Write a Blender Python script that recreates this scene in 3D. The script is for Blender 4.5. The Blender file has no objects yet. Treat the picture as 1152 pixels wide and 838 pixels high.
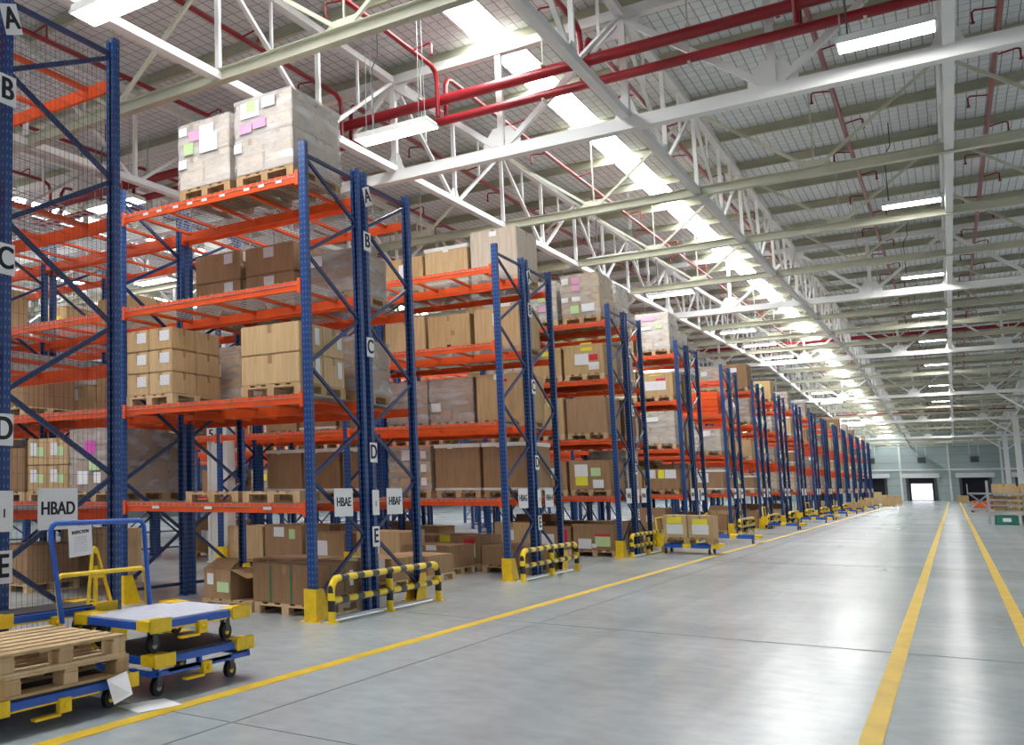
import bpy, bmesh, math, random
from mathutils import Vector, Matrix
random.seed(7)
S = bpy.context.scene
COL = S.collection
PI = math.pi

# ------------------------------------------------------------------ materials
def new_mat(name):
    m = bpy.data.materials.new(name); m.use_nodes = True
    nt = m.node_tree; b = nt.nodes['Principled BSDF']
    return m, nt, b
def N(nt, t, **kw):
    n = nt.nodes.new(t)
    for k, v in kw.items(): setattr(n, k, v)
    return n
def mat(name, col, rough=.5, metal=0, bump=0, bscale=40, var=.0, vscale=6, coat=0):
    m, nt, b = new_mat(name)
    b.inputs['Base Color'].default_value = (*col, 1); b.inputs['Roughness'].default_value = rough
    b.inputs['Metallic'].default_value = metal
    if coat: b.inputs['Coat Weight'].default_value = coat
    tc = N(nt, 'ShaderNodeTexCoord')
    if var:
        no = N(nt, 'ShaderNodeTexNoise'); no.inputs['Scale'].default_value = vscale; no.inputs['Detail'].default_value = 5
        nt.links.new(tc.outputs['Object'], no.inputs['Vector'])
        r = N(nt, 'ShaderNodeValToRGB'); r.color_ramp.elements[0].position = .3; r.color_ramp.elements[1].position = .7
        r.color_ramp.elements[0].color = (*[c*(1-var) for c in col], 1); r.color_ramp.elements[1].color = (*[min(1, c*(1+var)) for c in col], 1)
        nt.links.new(no.outputs['Fac'], r.inputs['Fac']); nt.links.new(r.outputs['Color'], b.inputs['Base Color'])
    if bump:
        no = N(nt, 'ShaderNodeTexNoise'); no.inputs['Scale'].default_value = bscale
        nt.links.new(tc.outputs['Object'], no.inputs['Vector'])
        bp = N(nt, 'ShaderNodeBump'); bp.inputs['Strength'].default_value = bump; bp.inputs['Distance'].default_value = .01
        nt.links.new(no.outputs['Fac'], bp.inputs['Height']); nt.links.new(bp.outputs['Normal'], b.inputs['Normal'])
    return m
def emat(name, col, s):
    m, nt, b = new_mat(name)
    b.inputs['Base Color'].default_value = (.8, .8, .8, 1)
    b.inputs['Emission Color'].default_value = (*col, 1); b.inputs['Emission Strength'].default_value = s
    return m

M = {}
# blue rack steel with rows of punched holes, coloured pale for the brightness behind
def perforated(name, col):
    m, nt, b = new_mat(name); b.inputs['Roughness'].default_value = .38
    tc = N(nt, 'ShaderNodeTexCoord'); sep = N(nt, 'ShaderNodeSeparateXYZ'); nt.links.new(tc.outputs['Object'], sep.inputs[0])
    def cell(out, period, off, half):
        a = N(nt, 'ShaderNodeMath', operation='ADD'); a.inputs[1].default_value = off; nt.links.new(out, a.inputs[0])
        w = N(nt, 'ShaderNodeMath', operation='PINGPONG'); w.inputs[1].default_value = period/2; nt.links.new(a.outputs[0], w.inputs[0])
        l = N(nt, 'ShaderNodeMath', operation='LESS_THAN'); l.inputs[1].default_value = half; nt.links.new(w.outputs[0], l.inputs[0])
        return l.outputs[0]
    z = cell(sep.outputs['Z'], .075, 0, .013)
    hx = N(nt, 'ShaderNodeMath', operation='ABSOLUTE'); nt.links.new(sep.outputs['X'], hx.inputs[0])
    hy = N(nt, 'ShaderNodeMath', operation='ABSOLUTE'); nt.links.new(sep.outputs['Y'], hy.inputs[0])
    def band(o):
        s = N(nt, 'ShaderNodeMath', operation='SUBTRACT'); s.inputs[1].default_value = .022; nt.links.new(o, s.inputs[0])
        a = N(nt, 'ShaderNodeMath', operation='ABSOLUTE'); nt.links.new(s.outputs[0], a.inputs[0])
        l = N(nt, 'ShaderNodeMath', operation='LESS_THAN'); l.inputs[1].default_value = .007; nt.links.new(a.outputs[0], l.inputs[0]); return l.outputs[0]
    mx = N(nt, 'ShaderNodeMath', operation='MAXIMUM'); nt.links.new(band(hx.outputs[0]), mx.inputs[0]); nt.links.new(band(hy.outputs[0]), mx.inputs[1])
    mu = N(nt, 'ShaderNodeMath', operation='MULTIPLY'); nt.links.new(z, mu.inputs[0]); nt.links.new(mx.outputs[0], mu.inputs[1])
    mix = N(nt, 'ShaderNodeMix', data_type='RGBA'); mix.inputs['A'].default_value = (*col, 1); mix.inputs['B'].default_value = (.12, .18, .28, 1)
    nt.links.new(mu.outputs[0], mix.inputs['Factor']); nt.links.new(mix.outputs['Result'], b.inputs['Base Color'])
    return m
M['blue_post'] = perforated('rack_blue_perforated', (.002, .048, .21))
M['blue'] = mat('rack_blue', (.004, .024, .115), .4, var=.15)
M['cart_blue'] = mat('cart_blue', (.015, .10, .50), .35, var=.12, vscale=12)
M['orange'] = mat('rack_orange', (.80, .092, .009), .42, var=.12, vscale=3)
M['wire'] = mat('galvanised_wire', (.42, .45, .48), .4, .5)
M['darkwire'] = mat('dark_wire', (.08, .085, .10), .5)
M['yellow'] = mat('safety_yellow', (.90, .60, .012), .42, var=.12, vscale=10)
M['black'] = mat('black_rubber', (.012, .012, .013), .6)
M['darkdeck'] = mat('black_deck_board', (.035, .037, .042), .55, var=.4, vscale=20)
M['whitedeck'] = mat('pale_grey_deck', (.56, .58, .66), .5, var=.08, vscale=8)
M['white'] = mat('white_paint', (.82, .83, .80), .45, var=.04)
M['cream'] = mat('cream_steel', (.60, .60, .47), .5, var=.07, vscale=2)
M['purlin'] = mat('olive_cream_purlin', (.47, .47, .35), .5, var=.07, vscale=2)
M['steel'] = mat('white_steel', (.86, .86, .83), .4, var=.04, vscale=1)
M['red'] = mat('sprinkler_red', (.27, .008, .014), .32, var=.2, vscale=2)
M['paper'] = mat('white_paper', (.92, .92, .92), .6)
M['ink'] = mat('black_ink', (.012, .012, .015), .7)
M['pink'] = mat('pink_label', (.80, .42, .62), .7)
M['magenta'] = mat('magenta_label', (.70, .10, .50), .7)
M['green'] = mat('pale_green_label', (.55, .75, .38), .7)
M['yellabel'] = mat('yellow_label', (.88, .78, .05), .7)
M['redlabel'] = mat('red_label', (.65, .02, .06), .7)
M['bluelabel'] = mat('blue_label', (.15, .55, .75), .7)
M['strap'] = mat('green_strap', (.03, .20, .09), .4)
M['tape'] = mat('brown_tape', (.36, .22, .11), .35)
M['lidwhite'] = mat('white_board_edge', (.78, .78, .74), .6)
M['gray'] = mat('grey_metal', (.38, .41, .43), .45, .3)
M['darkgray'] = mat('dark_metal', (.07, .075, .08), .5)
M['bin'] = mat('green_plastic', (.02, .22, .15), .4)
M['tag'] = mat('silver_sticker', (.80, .80, .80), .5)
M['joint'] = mat('joint_filler', (.20, .21, .21), .7)
M['dark'] = mat('dark_opening', (.012, .012, .016), .8)

def card(name, a, b_):
    m, nt, b = new_mat(name); b.inputs['Roughness'].default_value = .8
    oi = N(nt, 'ShaderNodeObjectInfo'); r = N(nt, 'ShaderNodeValToRGB')
    r.color_ramp.elements[0].color = (*a, 1); r.color_ramp.elements[1].color = (*b_, 1)
    nt.links.new(oi.outputs['Random'], r.inputs['Fac'])
    tc = N(nt, 'ShaderNodeTexCoord'); mp = N(nt, 'ShaderNodeMapping'); mp.inputs['Scale'].default_value = (14, 14, 1.2)
    nt.links.new(tc.outputs['Object'], mp.inputs['Vector'])
    no = N(nt, 'ShaderNodeTexNoise'); no.inputs['Scale'].default_value = 1.5; no.inputs['Detail'].default_value = 4
    nt.links.new(mp.outputs[0], no.inputs['Vector'])
    mx = N(nt, 'ShaderNodeMix', data_type='RGBA', blend_type='MULTIPLY'); mx.inputs['Factor'].default_value = .5
    r2 = N(nt, 'ShaderNodeValToRGB'); r2.color_ramp.elements[0].color = (.62, .6, .58, 1); r2.color_ramp.elements[1].color = (1, 1, 1, 1)
    r2.color_ramp.elements[0].position = .3; r2.color_ramp.elements[1].position = .65
    nt.links.new(no.outputs['Fac'], r2.inputs['Fac'])
    nt.links.new(r.outputs['Color'], mx.inputs['A']); nt.links.new(r2.outputs['Color'], mx.inputs['B'])
    nt.links.new(mx.outputs['Result'], b.inputs['Base Color'])
    return m
M['tan'] = card('tan_cardboard', (.60, .40, .19), (.68, .48, .26))
M['brown'] = card('brown_cardboard', (.33, .19, .095), (.44, .27, .145))
M['pale'] = card('pale_cardboard', (.66, .56, .44), (.72, .62, .50))
M['ocard'] = card('orange_spare_beams', (.70, .10, .02), (.78, .13, .02))
M['wood'] = card('pallet_wood', (.50, .33, .16), (.76, .56, .33))

def wrapmat():
    m, nt, b = new_mat('stretch_film')
    out = nt.nodes['Material Output']
    b.inputs['Base Color'].default_value = (.88, .88, .90, 1); b.inputs['Roughness'].default_value = .22
    tr = N(nt, 'ShaderNodeBsdfTransparent'); mix = N(nt, 'ShaderNodeMixShader')
    tc = N(nt, 'ShaderNodeTexCoord'); mp = N(nt, 'ShaderNodeMapping'); mp.inputs['Scale'].default_value = (1.5, 1.5, 5); mp.inputs['Rotation'].default_value = (.35, .2, 0)
    no = N(nt, 'ShaderNodeTexNoise'); no.inputs['Scale'].default_value = 1.3; no.inputs['Detail'].default_value = 6
    nt.links.new(tc.outputs['Object'], mp.inputs[0]); nt.links.new(mp.outputs[0], no.inputs['Vector'])
    r = N(nt, 'ShaderNodeMapRange'); r.inputs['From Min'].default_value = .35; r.inputs['From Max'].default_value = .68
    r.inputs['To Min'].default_value = .18; r.inputs['To Max'].default_value = .5
    nt.links.new(no.outputs['Fac'], r.inputs['Value'])
    nt.links.new(r.outputs['Result'], mix.inputs['Fac']); nt.links.new(tr.outputs[0], mix.inputs[1]); nt.links.new(b.outputs[0], mix.inputs[2])
    nt.links.new(mix.outputs[0], out.inputs['Surface'])
    bp = N(nt, 'ShaderNodeBump'); bp.inputs['Strength'].default_value = .5; bp.inputs['Distance'].default_value = .02
    nt.links.new(no.outputs['Fac'], bp.inputs['Height']); nt.links.new(bp.outputs['Normal'], b.inputs['Normal'])
    return m
M['film'] = wrapmat()

def labelmat():       # printed sheet: white with grey print lines
    m, nt, b = new_mat('printed_label'); b.inputs['Roughness'].default_value = .6
    tc = N(nt, 'ShaderNodeTexCoord'); br = N(nt, 'ShaderNodeTexBrick')
    br.inputs['Scale'].default_value = 1; br.inputs['Brick Width'].default_value = .05; br.inputs['Row Height'].default_value = .022; br.inputs['Mortar Size'].default_value = .008
    br.inputs['Color1'].default_value = (.50, .52, .58, 1); br.inputs['Color2'].default_value = (.84, .84, .85, 1); br.inputs['Mortar'].default_value = (.86, .86, .87, 1)
    s = N(nt, 'ShaderNodeSeparateXYZ'); c = N(nt, 'ShaderNodeCombineXYZ'); a = N(nt, 'ShaderNodeMath', operation='ADD')
    nt.links.new(tc.outputs['Object'], s.inputs[0]); nt.links.new(s.outputs['X'], a.inputs[0]); nt.links.new(s.outputs['Y'], a.inputs[1])
    nt.links.new(a.outputs[0], c.inputs['X']); nt.links.new(s.outputs['Z'], c.inputs['Y']); nt.links.new(c.outputs[0], br.inputs['Vector'])
    nt.links.new(br.outputs['Color'], b.inputs['Base Color']); return m
M['label'] = labelmat()

def stripes(name, axis, period):
    m, nt, b = new_mat(name); b.inputs['Roughness'].default_value = .35
    tc = N(nt, 'ShaderNodeTexCoord'); s = N(nt, 'ShaderNodeSeparateXYZ'); nt.links.new(tc.outputs['Object'], s.inputs[0])
    a = N(nt, 'ShaderNodeMath', operation='ADD'); a.inputs[1].default_value = 50*period + .02; nt.links.new(s.outputs[axis], a.inputs[0])
    mo = N(nt, 'ShaderNodeMath', operation='MODULO'); mo.inputs[1].default_value = period; nt.links.new(a.outputs[0], mo.inputs[0])
    g = N(nt, 'ShaderNodeMath', operation='GREATER_THAN'); g.inputs[1].default_value = period*.55; nt.links.new(mo.outputs[0], g.inputs[0])
    mx = N(nt, 'ShaderNodeMix', data_type='RGBA'); mx.inputs['A'].default_value = (.88, .62, .01, 1); mx.inputs['B'].default_value = (.012, .012, .014, 1)
    nt.links.new(g.outputs[0], mx.inputs['Factor']); nt.links.new(mx.outputs['Result'], b.inputs['Base Color']); return m
M['stripeY'] = stripes('hazard_stripes_along', 'Y', .42)
M['stripeZ'] = stripes('hazard_stripes_upright', 'Z', .29)

def floormat():
    m, nt, b = new_mat('polished_concrete')
    tc = N(nt, 'ShaderNodeTexCoord')
    n1 = N(nt, 'ShaderNodeTexNoise'); n1.inputs['Scale'].default_value = .35; n1.inputs['Detail'].default_value = 8; n1.inputs['Roughness'].default_value = .6
    n2 = N(nt, 'ShaderNodeTexNoise'); n2.inputs['Scale'].default_value = 5; n2.inputs['Detail'].default_value = 6
    nt.links.new(tc.outputs['Object'], n1.inputs['Vector']); nt.links.new(tc.outputs['Object'], n2.inputs['Vector'])
    r1 = N(nt, 'ShaderNodeValToRGB'); r1.color_ramp.elements[0].position = .35; r1.color_ramp.elements[1].position = .65
    r1.color_ramp.elements[0].color = (.42, .465, .48, 1); r1.color_ramp.elements[1].color = (.50, .545, .56, 1)
    nt.links.new(n1.outputs['Fac'], r1.inputs['Fac'])
    r2 = N(nt, 'ShaderNodeValToRGB'); r2.color_ramp.elements[0].position = .3; r2.color_ramp.elements[1].position = .7
    r2.color_ramp.elements[0].color = (.86, .86, .86, 1); r2.color_ramp.elements[1].color = (1, 1, 1, 1)
    nt.links.new(n2.outputs['Fac'], r2.inputs['Fac'])
    mx = N(nt, 'ShaderNodeMix', data_type='RGBA', blend_type='MULTIPLY'); mx.inputs['Factor'].default_value = 1
    nt.links.new(r1.outputs['Color'], mx.inputs['A']); nt.links.new(r2.outputs['Color'], mx.inputs['B'])
    # worn tyre tracks along the aisle: long streaks
    mp = N(nt, 'ShaderNodeMapping'); mp.inputs['Scale'].default_value = (1.6, .02, 1); nt.links.new(tc.outputs['Object'], mp.inputs[0])
    n3 = N(nt, 'ShaderNodeTexNoise'); n3.inputs['Scale'].default_value = 1.4; n3.inputs['Detail'].default_value = 3; nt.links.new(mp.outputs[0], n3.inputs['Vector'])
    r3 = N(nt, 'ShaderNodeValToRGB'); r3.color_ramp.elements[0].position = .3; r3.color_ramp.elements[1].position = .6
    r3.color_ramp.elements[0].color = (.82, .83, .84, 1); r3.color_ramp.elements[1].color = (1, 1, 1, 1)
    nt.links.new(n3.outputs['Fac'], r3.inputs['Fac'])
    m2 = N(nt, 'ShaderNodeMix', data_type='RGBA', blend_type='MULTIPLY'); m2.inputs['Factor'].default_value = .8
    nt.links.new(mx.outputs['Result'], m2.inputs['A']); nt.links.new(r3.outputs['Color'], m2.inputs['B'])
    nt.links.new(m2.outputs['Result'], b.inputs['Base Color'])
    rr = N(nt, 'ShaderNodeMapRange'); rr.inputs['To Min'].default_value = .13; rr.inputs['To Max'].default_value = .28
    nt.links.new(n1.outputs['Fac'], rr.inputs['Value']); nt.links.new(rr.outputs[0], b.inputs['Roughness'])
    b.inputs['Specular IOR Level'].default_value = .38
    return m
M['floor'] = floormat()

def deckmat():    # quilted foil insulation held by wire netting
    m, nt, b = new_mat('roof_insulation_netting'); b.inputs['Roughness'].default_value = .55
    tc = N(nt, 'ShaderNodeTexCoord'); s = N(nt, 'ShaderNodeSeparateXYZ'); nt.links.new(tc.outputs['Object'], s.inputs[0])
    c = N(nt, 'ShaderNodeCombineXYZ'); nt.links.new(s.outputs['Y'], c.inputs['X']); nt.links.new(s.outputs['X'], c.inputs['Y'])
    no = N(nt, 'ShaderNodeTexNoise'); no.inputs['Scale'].default_value = 3; nt.links.new(c.outputs[0], no.inputs['Vector'])
    ad = N(nt, 'ShaderNodeMix', data_type='VECTOR'); ad.inputs['Factor'].default_value = .025
    nt.links.new(c.outputs[0], ad.inputs['A']); nt.links.new(no.outputs['Color'], ad.inputs['B'])
    br = N(nt, 'ShaderNodeTexBrick'); br.offset = 0
    br.inputs['Scale'].default_value = 1; br.inputs['Brick Width'].default_value = .34; br.inputs['Row Height'].default_value = .17; br.inputs['Mortar Size'].default_value = .012
    br.inputs['Mortar Smooth'].default_value = .3
    br.inputs['Color1'].default_value = (.80, .82, .82, 1); br.inputs['Color2'].default_value = (.72, .74, .74, 1); br.inputs['Mortar'].default_value = (.33, .34, .33, 1)
    nt.links.new(ad.outputs['Result'], br.inputs['Vector'])
    nt.links.new(br.outputs['Color'], b.inputs['Base Color'])
    bp = N(nt, 'ShaderNodeBump'); bp.inputs['Strength'].default_value = .8; bp.inputs['Distance'].default_value = .03
    n4 = N(nt, 'ShaderNodeTexNoise'); n4.inputs['Scale'].default_value = 9; nt.links.new(tc.outputs['Object'], n4.inputs['Vector'])
    nt.links.new(n4.outputs['Fac'], bp.inputs['Height']); nt.links.new(bp.outputs['Normal'], b.inputs['Normal'])
    return m
M['deck'] = deckmat()

def cladding():
    m, nt, b = new_mat('wall_cladding'); b.inputs['Roughness'].default_value = .5
    tc = N(nt, 'ShaderNodeTexCoord'); w = N(nt, 'ShaderNodeTexBrick'); w.offset = 0
    s = N(nt, 'ShaderNodeSeparateXYZ'); c = N(nt, 'ShaderNodeCombineXYZ'); a = N(nt, 'ShaderNodeMath', operation='ADD')
    nt.links.new(tc.outputs['Object'], s.inputs[0]); nt.links.new(s.outputs['X'], a.inputs[0]); nt.links.new(s.outputs['Y'], a.inputs[1])
    nt.links.new(a.outputs[0], c.inputs['X']); nt.links.new(s.outputs['Z'], c.inputs['Y']); nt.links.new(c.outputs[0], w.inputs['Vector'])
    w.inputs['Scale'].default_value = 1; w.inputs['Brick Width'].default_value = 60; w.inputs['Row Height'].default_value = 1.0; w.inputs['Mortar Size'].default_value = .03
    w.inputs['Color1'].default_value = (.40, .48, .46, 1); w.inputs['Color2'].default_value = (.44, .52, .50, 1); w.inputs['Mortar'].default_value = (.28, .34, .33, 1)
    nt.links.new(w.outputs['Color'], b.inputs['Base Color']); return m
M['clad'] = cladding()
M['cladleft'] = mat('shade_toned_left_cladding', (.07, .08, .085), .7, var=.3, vscale=.5)  # shade deep behind the racks is put into the left wall's colour
M['paint'] = mat('yellow_floor_paint', (.72, .47, .02), .45, var=.12, vscale=3)
M['lamp'] = emat('lamp_diffuser', (1, .985, .97), 52)
M['skylight'] = emat('daylight_panel', (.95, .98, 1), 24)
M['doorlit'] = emat('daylit_dock_door', (.97, .93, 1), 1.5)

# ------------------------------------------------------------------ mesh builder
class MB:
    def __init__(s): s.v = []; s.f = []; s.m = []
    def add(s, vs, fs, mi=0):
        o = len(s.v); s.v += [tuple(v) for v in vs]; s.f += [tuple(i+o for i in f) for f in fs]; s.m += [mi]*len(fs)
    def box(s, x0, x1, y0, y1, z0, z1, mi=0):
        s.add([(x0,y0,z0),(x1,y0,z0),(x1,y1,z0),(x0,y1,z0),(x0,y0,z1),(x1,y0,z1),(x1,y1,z1),(x0,y1,z1)],
              [(0,3,2,1),(4,5,6,7),(0,1,5,4),(1,2,6,5),(2,3,7,6),(3,0,4,7)], mi); return s
    def bar(s, p, q, w, h, up=(0,0,1), mi=0):
        p = Vector(p); q = Vector(q); d = (q-p).normalized(); u = Vector(up)
        if abs(d.dot(u)) > .98: u = Vector((0,1,0))
        a = d.cross(u).normalized()*w/2; b = a.cross(d).normalized()*h/2
        vs = [p-a-b, p+a-b, p+a+b, p-a+b, q-a-b, q+a-b, q+a+b, q-a+b]
        s.add(vs, [(0,1,2,3),(7,6,5,4),(0,4,5,1),(1,5,6,2),(2,6,7,3),(3,7,4,0)], mi); return s
    def tube(s, pts, r, n=8, mi=0):
        pts = [Vector(p) for p in pts]; rings = []; u = None
        for i, p in enumerate(pts):
            if i == 0: d = pts[1]-p
            elif i == len(pts)-1: d = p-pts[i-1]
            else: d = (pts[i+1]-p).normalized()+(p-pts[i-1]).normalized()
            d.normalize()
            if u is None:
                u = Vector((0,0,1)) if abs(d.z) < .9 else Vector((1,0,0))
            a = d.cross(u).normalized(); b = d.cross(a).normalized(); u = -b if b.dot(u) < 0 else b
            b2 = a.cross(d).normalized()
            rings.append([p+a*math.cos(2*PI*k/n)*r+b2*math.sin(2*PI*k/n)*r for k in range(n)])
            u = b2
        vs = [v for rg in rings for v in rg]; fs = []
        for i in range(len(pts)-1):
            for k in range(n): fs.append((i*n+k, i*n+(k+1)%n, (i+1)*n+(k+1)%n, (i+1)*n+k))
        fs.append(tuple(range(n-1,-1,-1))); fs.append(tuple((len(pts)-1)*n+k for k in range(n)))
        s.add(vs, fs, mi); return s
    def cyl(s, c, r, h, axis='Z', n=12, mi=0):
        c = Vector(c); d = {'X':Vector((1,0,0)),'Y':Vector((0,1,0)),'Z':Vector((0,0,1))}[axis]
        return s.tube([c-d*h/2, c+d*h/2], r, n, mi)
    def prism(s, poly, a, b, axis='Y', mi=0):
        n = len(poly)
        def P(u, v, w):
            return {'Y': (u, w, v), 'X': (w, u, v), 'Z': (u, v, w)}[axis]
        vs = [P(u, v, a) for u, v in poly]+[P(u, v, b) for u, v in poly]
        s.add(vs, [tuple(range(n)), tuple(range(2*n-1, n-1, -1))]+[(i, i+n, (i+1) % n+n, (i+1) % n) for i in range(n)], mi); return s
    def mesh(s, name, mats, smooth=False, bevel=0):
        me = bpy.data.meshes.new(name); me.from_pydata(s.v, [], s.f)
        mats = mats if isinstance(mats, (list, tuple)) else [mats]
        for m in mats: me.materials.append(M[m] if isinstance(m, str) else m)
        me.polygons.foreach_set('material_index', s.m)
        bm = bmesh.new(); bm.from_mesh(me); bmesh.ops.recalc_face_normals(bm, faces=bm.faces)
        if bevel:
            es = [e for e in bm.edges if len(e.link_faces) == 2 and e.calc_face_angle(0) > .7]
            bmesh.ops.bevel(bm, geom=es, offset=bevel, segments=2, affect='EDGES', clamp_overlap=True)
        bm.to_mesh(me); bm.free()
        if smooth:
            for p in me.polygons: p.use_smooth = len(p.vertices) == 4
            try: me.set_sharp_from_angle(angle=.8)
            except Exception: pass
        return me
    def build(s, name, mats, parent=None, loc=(0,0,0), smooth=False, bevel=0):
        return link(name, s.mesh(name, mats, smooth, bevel), parent, loc)
def link(name, me, parent=None, loc=(0,0,0), rot=None):
    o = bpy.data.objects.new(name, me); COL.objects.link(o)
    if parent: o.parent = parent
    o.location = loc
    if rot: o.rotation_euler = rot
    return o
used = {}
def tag(o, label, cat, group=None, kind=None):
    n = len(label.split())
    if not 4 <= n <= 16: print('LABELLEN', n, label)
    used[label] = 1
    o['label'] = label; o['category'] = cat
    if group: o['group'] = group
    if kind: o['kind'] = kind
    return o
def thing(name, label, cat, loc=(0,0,0), rotz=0, group=None, kind=None):
    o = bpy.data.objects.new(name, None); COL.objects.link(o); o.location = loc; o.rotation_euler = (0,0,rotz)
    o.empty_display_size = .2
    return tag(o, label, cat, group, kind)
def struct(o): o['kind'] = 'structure'; return o
def utag(o, label, cat, group=None):     # unique label even inside a group
    if label in used: print('LABELDUP', label)
    return tag(o, label, cat, group)
ORD = ['nearest','second','third','fourth','fifth','sixth','seventh','eighth','ninth','tenth','eleventh','twelfth','thirteenth','fourteenth','fifteenth','sixteenth','seventeenth','eighteenth','nineteenth','twentieth','twenty-first','twenty-second']

def text_mesh(txt, size, matname='ink', bold=.012):
    c = bpy.data.curves.new('lettering', 'FONT'); c.body = txt; c.size = size; c.align_x = 'CENTER'; c.align_y = 'CENTER'
    c.offset = bold*size; c.extrude = .001
    o = bpy.data.objects.new('tmp_text', c); COL.objects.link(o)
    bpy.context.view_layer.update()
    me = bpy.data.meshes.new_from_object(o.evaluated_get(bpy.context.evaluated_depsgraph_get()))
    bpy.data.objects.remove(o)
    bm = bmesh.new(); bm.from_mesh(me); g = bm.verts[:]+bm.edges[:]+bm.faces[:]
    r_ = bmesh.ops.duplicate(bm, geom=g)
    bmesh.ops.translate(bm, vec=(size*.045, size*.008, .0004), verts=[v for v in r_['geom'] if isinstance(v, bmesh.types.BMVert)])
    bmesh.ops.translate(bm, vec=(-size*.022, 0, 0), verts=bm.verts[:])
    bm.to_mesh(me); bm.free(); me.materials.clear(); me.materials.append(M[matname]); return me
TXT = {}
def lettering(txt, size, parent, loc, face='X', sx=1):
    k = (txt, size)
    if k not in TXT: TXT[k] = text_mesh(txt, size)
    o = link('lettering', TXT[k], parent, loc)
    o.rotation_euler = (PI/2, 0, PI/2) if face == 'X' else (PI/2, 0, 0)
    o.scale = (sx, 1, 1)
    return o

# ------------------------------------------------------------------ camera (shifted lens)
cam = bpy.data.cameras.new('camera'); co = bpy.data.objects.new('camera', cam); COL.objects.link(co); S.camera = co
f_, pitch, yaw, roll, ppx, ppy = 1087.11561, .104620429, .707688097, -.00348493849, 136.719572, 438.68477
fwd = Vector((-math.sin(yaw)*math.cos(pitch), math.cos(yaw)*math.cos(pitch), math.sin(pitch)))
rt = Vector((math.cos(yaw), math.sin(yaw), 0)); up = rt.cross(fwd)
r2 = rt*math.cos(roll)+up*math.sin(roll); u2 = up*math.cos(roll)-rt*math.sin(roll)
co.matrix_world = Matrix(((r2.x,u2.x,-fwd.x,0),(r2.y,u2.y,-fwd.y,0),(r2.z,u2.z,-fwd.z,1.6),(0,0,0,1)))
cam.sensor_width = 36; cam.lens = f_*36/1152; cam.shift_x = (576-ppx)/1152; cam.shift_y = (ppy-419)/1152
cam.clip_end = 600; cam.clip_start = .05

# ------------------------------------------------------------------ shell
XE0, XE1, YE0, YE1 = -38., 12., -4., 167.
RIDGE = 70.
def hA(y):   # underside level of the lower truss chords (world z)
    return 1.6 + (6.05+.0215*y if y < RIDGE else 7.555-.0223*(y-RIDGE))
mb = MB(); mb.box(XE0-1, XE1+14, YE0-6, YE1+1, -.2, 0); struct(mb.build('floor', 'floor'))
# roof deck with slots for the daylight strips
SKY = [-28., -20.7, -6.1]; SW = .30
ZD = 2.20
def roofz(y): return hA(y)+ZD
strips = []; x = XE0
for sx in SKY: strips.append((x, sx-SW)); x = sx+SW
strips.append((x, XE1+.0))
mb = MB()
for a, b in strips:
    for y0, y1 in ((YE0, RIDGE), (RIDGE, YE1)):
        mb.add([(a,y0,roofz(y0)),(b,y0,roofz(y0)),(b,y1,roofz(y1)),(a,y1,roofz(y1)),(a,y0,roofz(y0)+.15),(b,y0,roofz(y0)+.15),(b,y1,roofz(y1)+.15),(a,y1,roofz(y1)+.15)],
               [(0,3,2,1),(4,5,6,7),(0,1,5,4),(1,2,6,5),(2,3,7,6),(3,0,4,7)])
struct(mb.build('ceiling', 'deck'))
for i, sx in enumerate(SKY):
    mb = MB()
    for y0, y1 in ((YE0, RIDGE), (RIDGE, YE1)):
        mb.add([(sx-SW,y0,roofz(y0)+.06),(sx+SW,y0,roofz(y0)+.06),(sx+SW,y1,roofz(y1)+.06),(sx-SW,y1,roofz(y1)+.06),(sx-SW,y0,roofz(y0)+.1),(sx+SW,y0,roofz(y0)+.1),(sx+SW,y1,roofz(y1)+.1),(sx-SW,y1,roofz(y1)+.1)],
               [(0,3,2,1),(4,5,6,7),(0,1,5,4),(1,2,6,5),(2,3,7,6),(3,0,4,7)])
    struct(mb.build('window_%d' % (i+1), 'skylight'))
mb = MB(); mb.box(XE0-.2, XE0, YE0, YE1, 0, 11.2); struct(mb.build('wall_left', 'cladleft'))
# far wall with dock openings
DOORS = [-19.1, -13.7, -8.3, -3.15, 2.25, 7.65]
DW, DH = 1.45, 3.0
mb = MB(); x = XE0
for d in DOORS:
    mb.box(x, d-DW, YE1, YE1+.25, 0, 9.15); mb.box(d-DW, d+DW, YE1, YE1+.25, DH, 9.15); x = d+DW
mb.box(x, XE1+6, YE1, YE1+.25, 0, 9.15)
wf = struct(mb.build('wall_far', 'clad'))
for i, d in enumerate(DOORS):
    o = struct(link('door_%d' % (i+1), None, None, (d, YE1, 0)))
    lit = i == 3
    mb = MB(); mb.box(-DW-.02, DW+.02, .26, .5, 0, DH+.05); mb.build('dock_recess', 'dark', o)
    if lit:
        mb = MB(); mb.box(-1.08, 1.08, .12, .2, .12, 2.25); mb.build('daylit_opening', 'doorlit', o)
    for s in (-1, 1):
        mb = MB(); mb.box(s*DW-.14, s*DW+.14, -.12, 0, 0, DH); mb.build('dock_seal', 'darkgray', o)
    mb = MB(); mb.box(-DW-.45, DW+.45, -.45, 0, DH+.02, DH+.62); mb.build('roller_housing', 'white', o, bevel=.05)
for i, x in enumerate((-20.2, -15.2, -10.2, -5.2, -.2, 4.9, 9.9)):
    mb = MB(); mb.box(x-.11, x+.11, YE1-.18, YE1, 0, 7.9); struct(mb.build('trim_%d' % (i+1), 'steel'))
mb = MB(); mb.box(XE0, XE1+6, YE1-.2, YE1, 3.98, 4.2); struct(mb.build('trim_8', 'steel'))
mb = MB(); mb.box(XE0, XE1+6, YE1-.16, YE1, 7.55, 7.95); struct(mb.build('trim_9', 'steel'))

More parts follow.
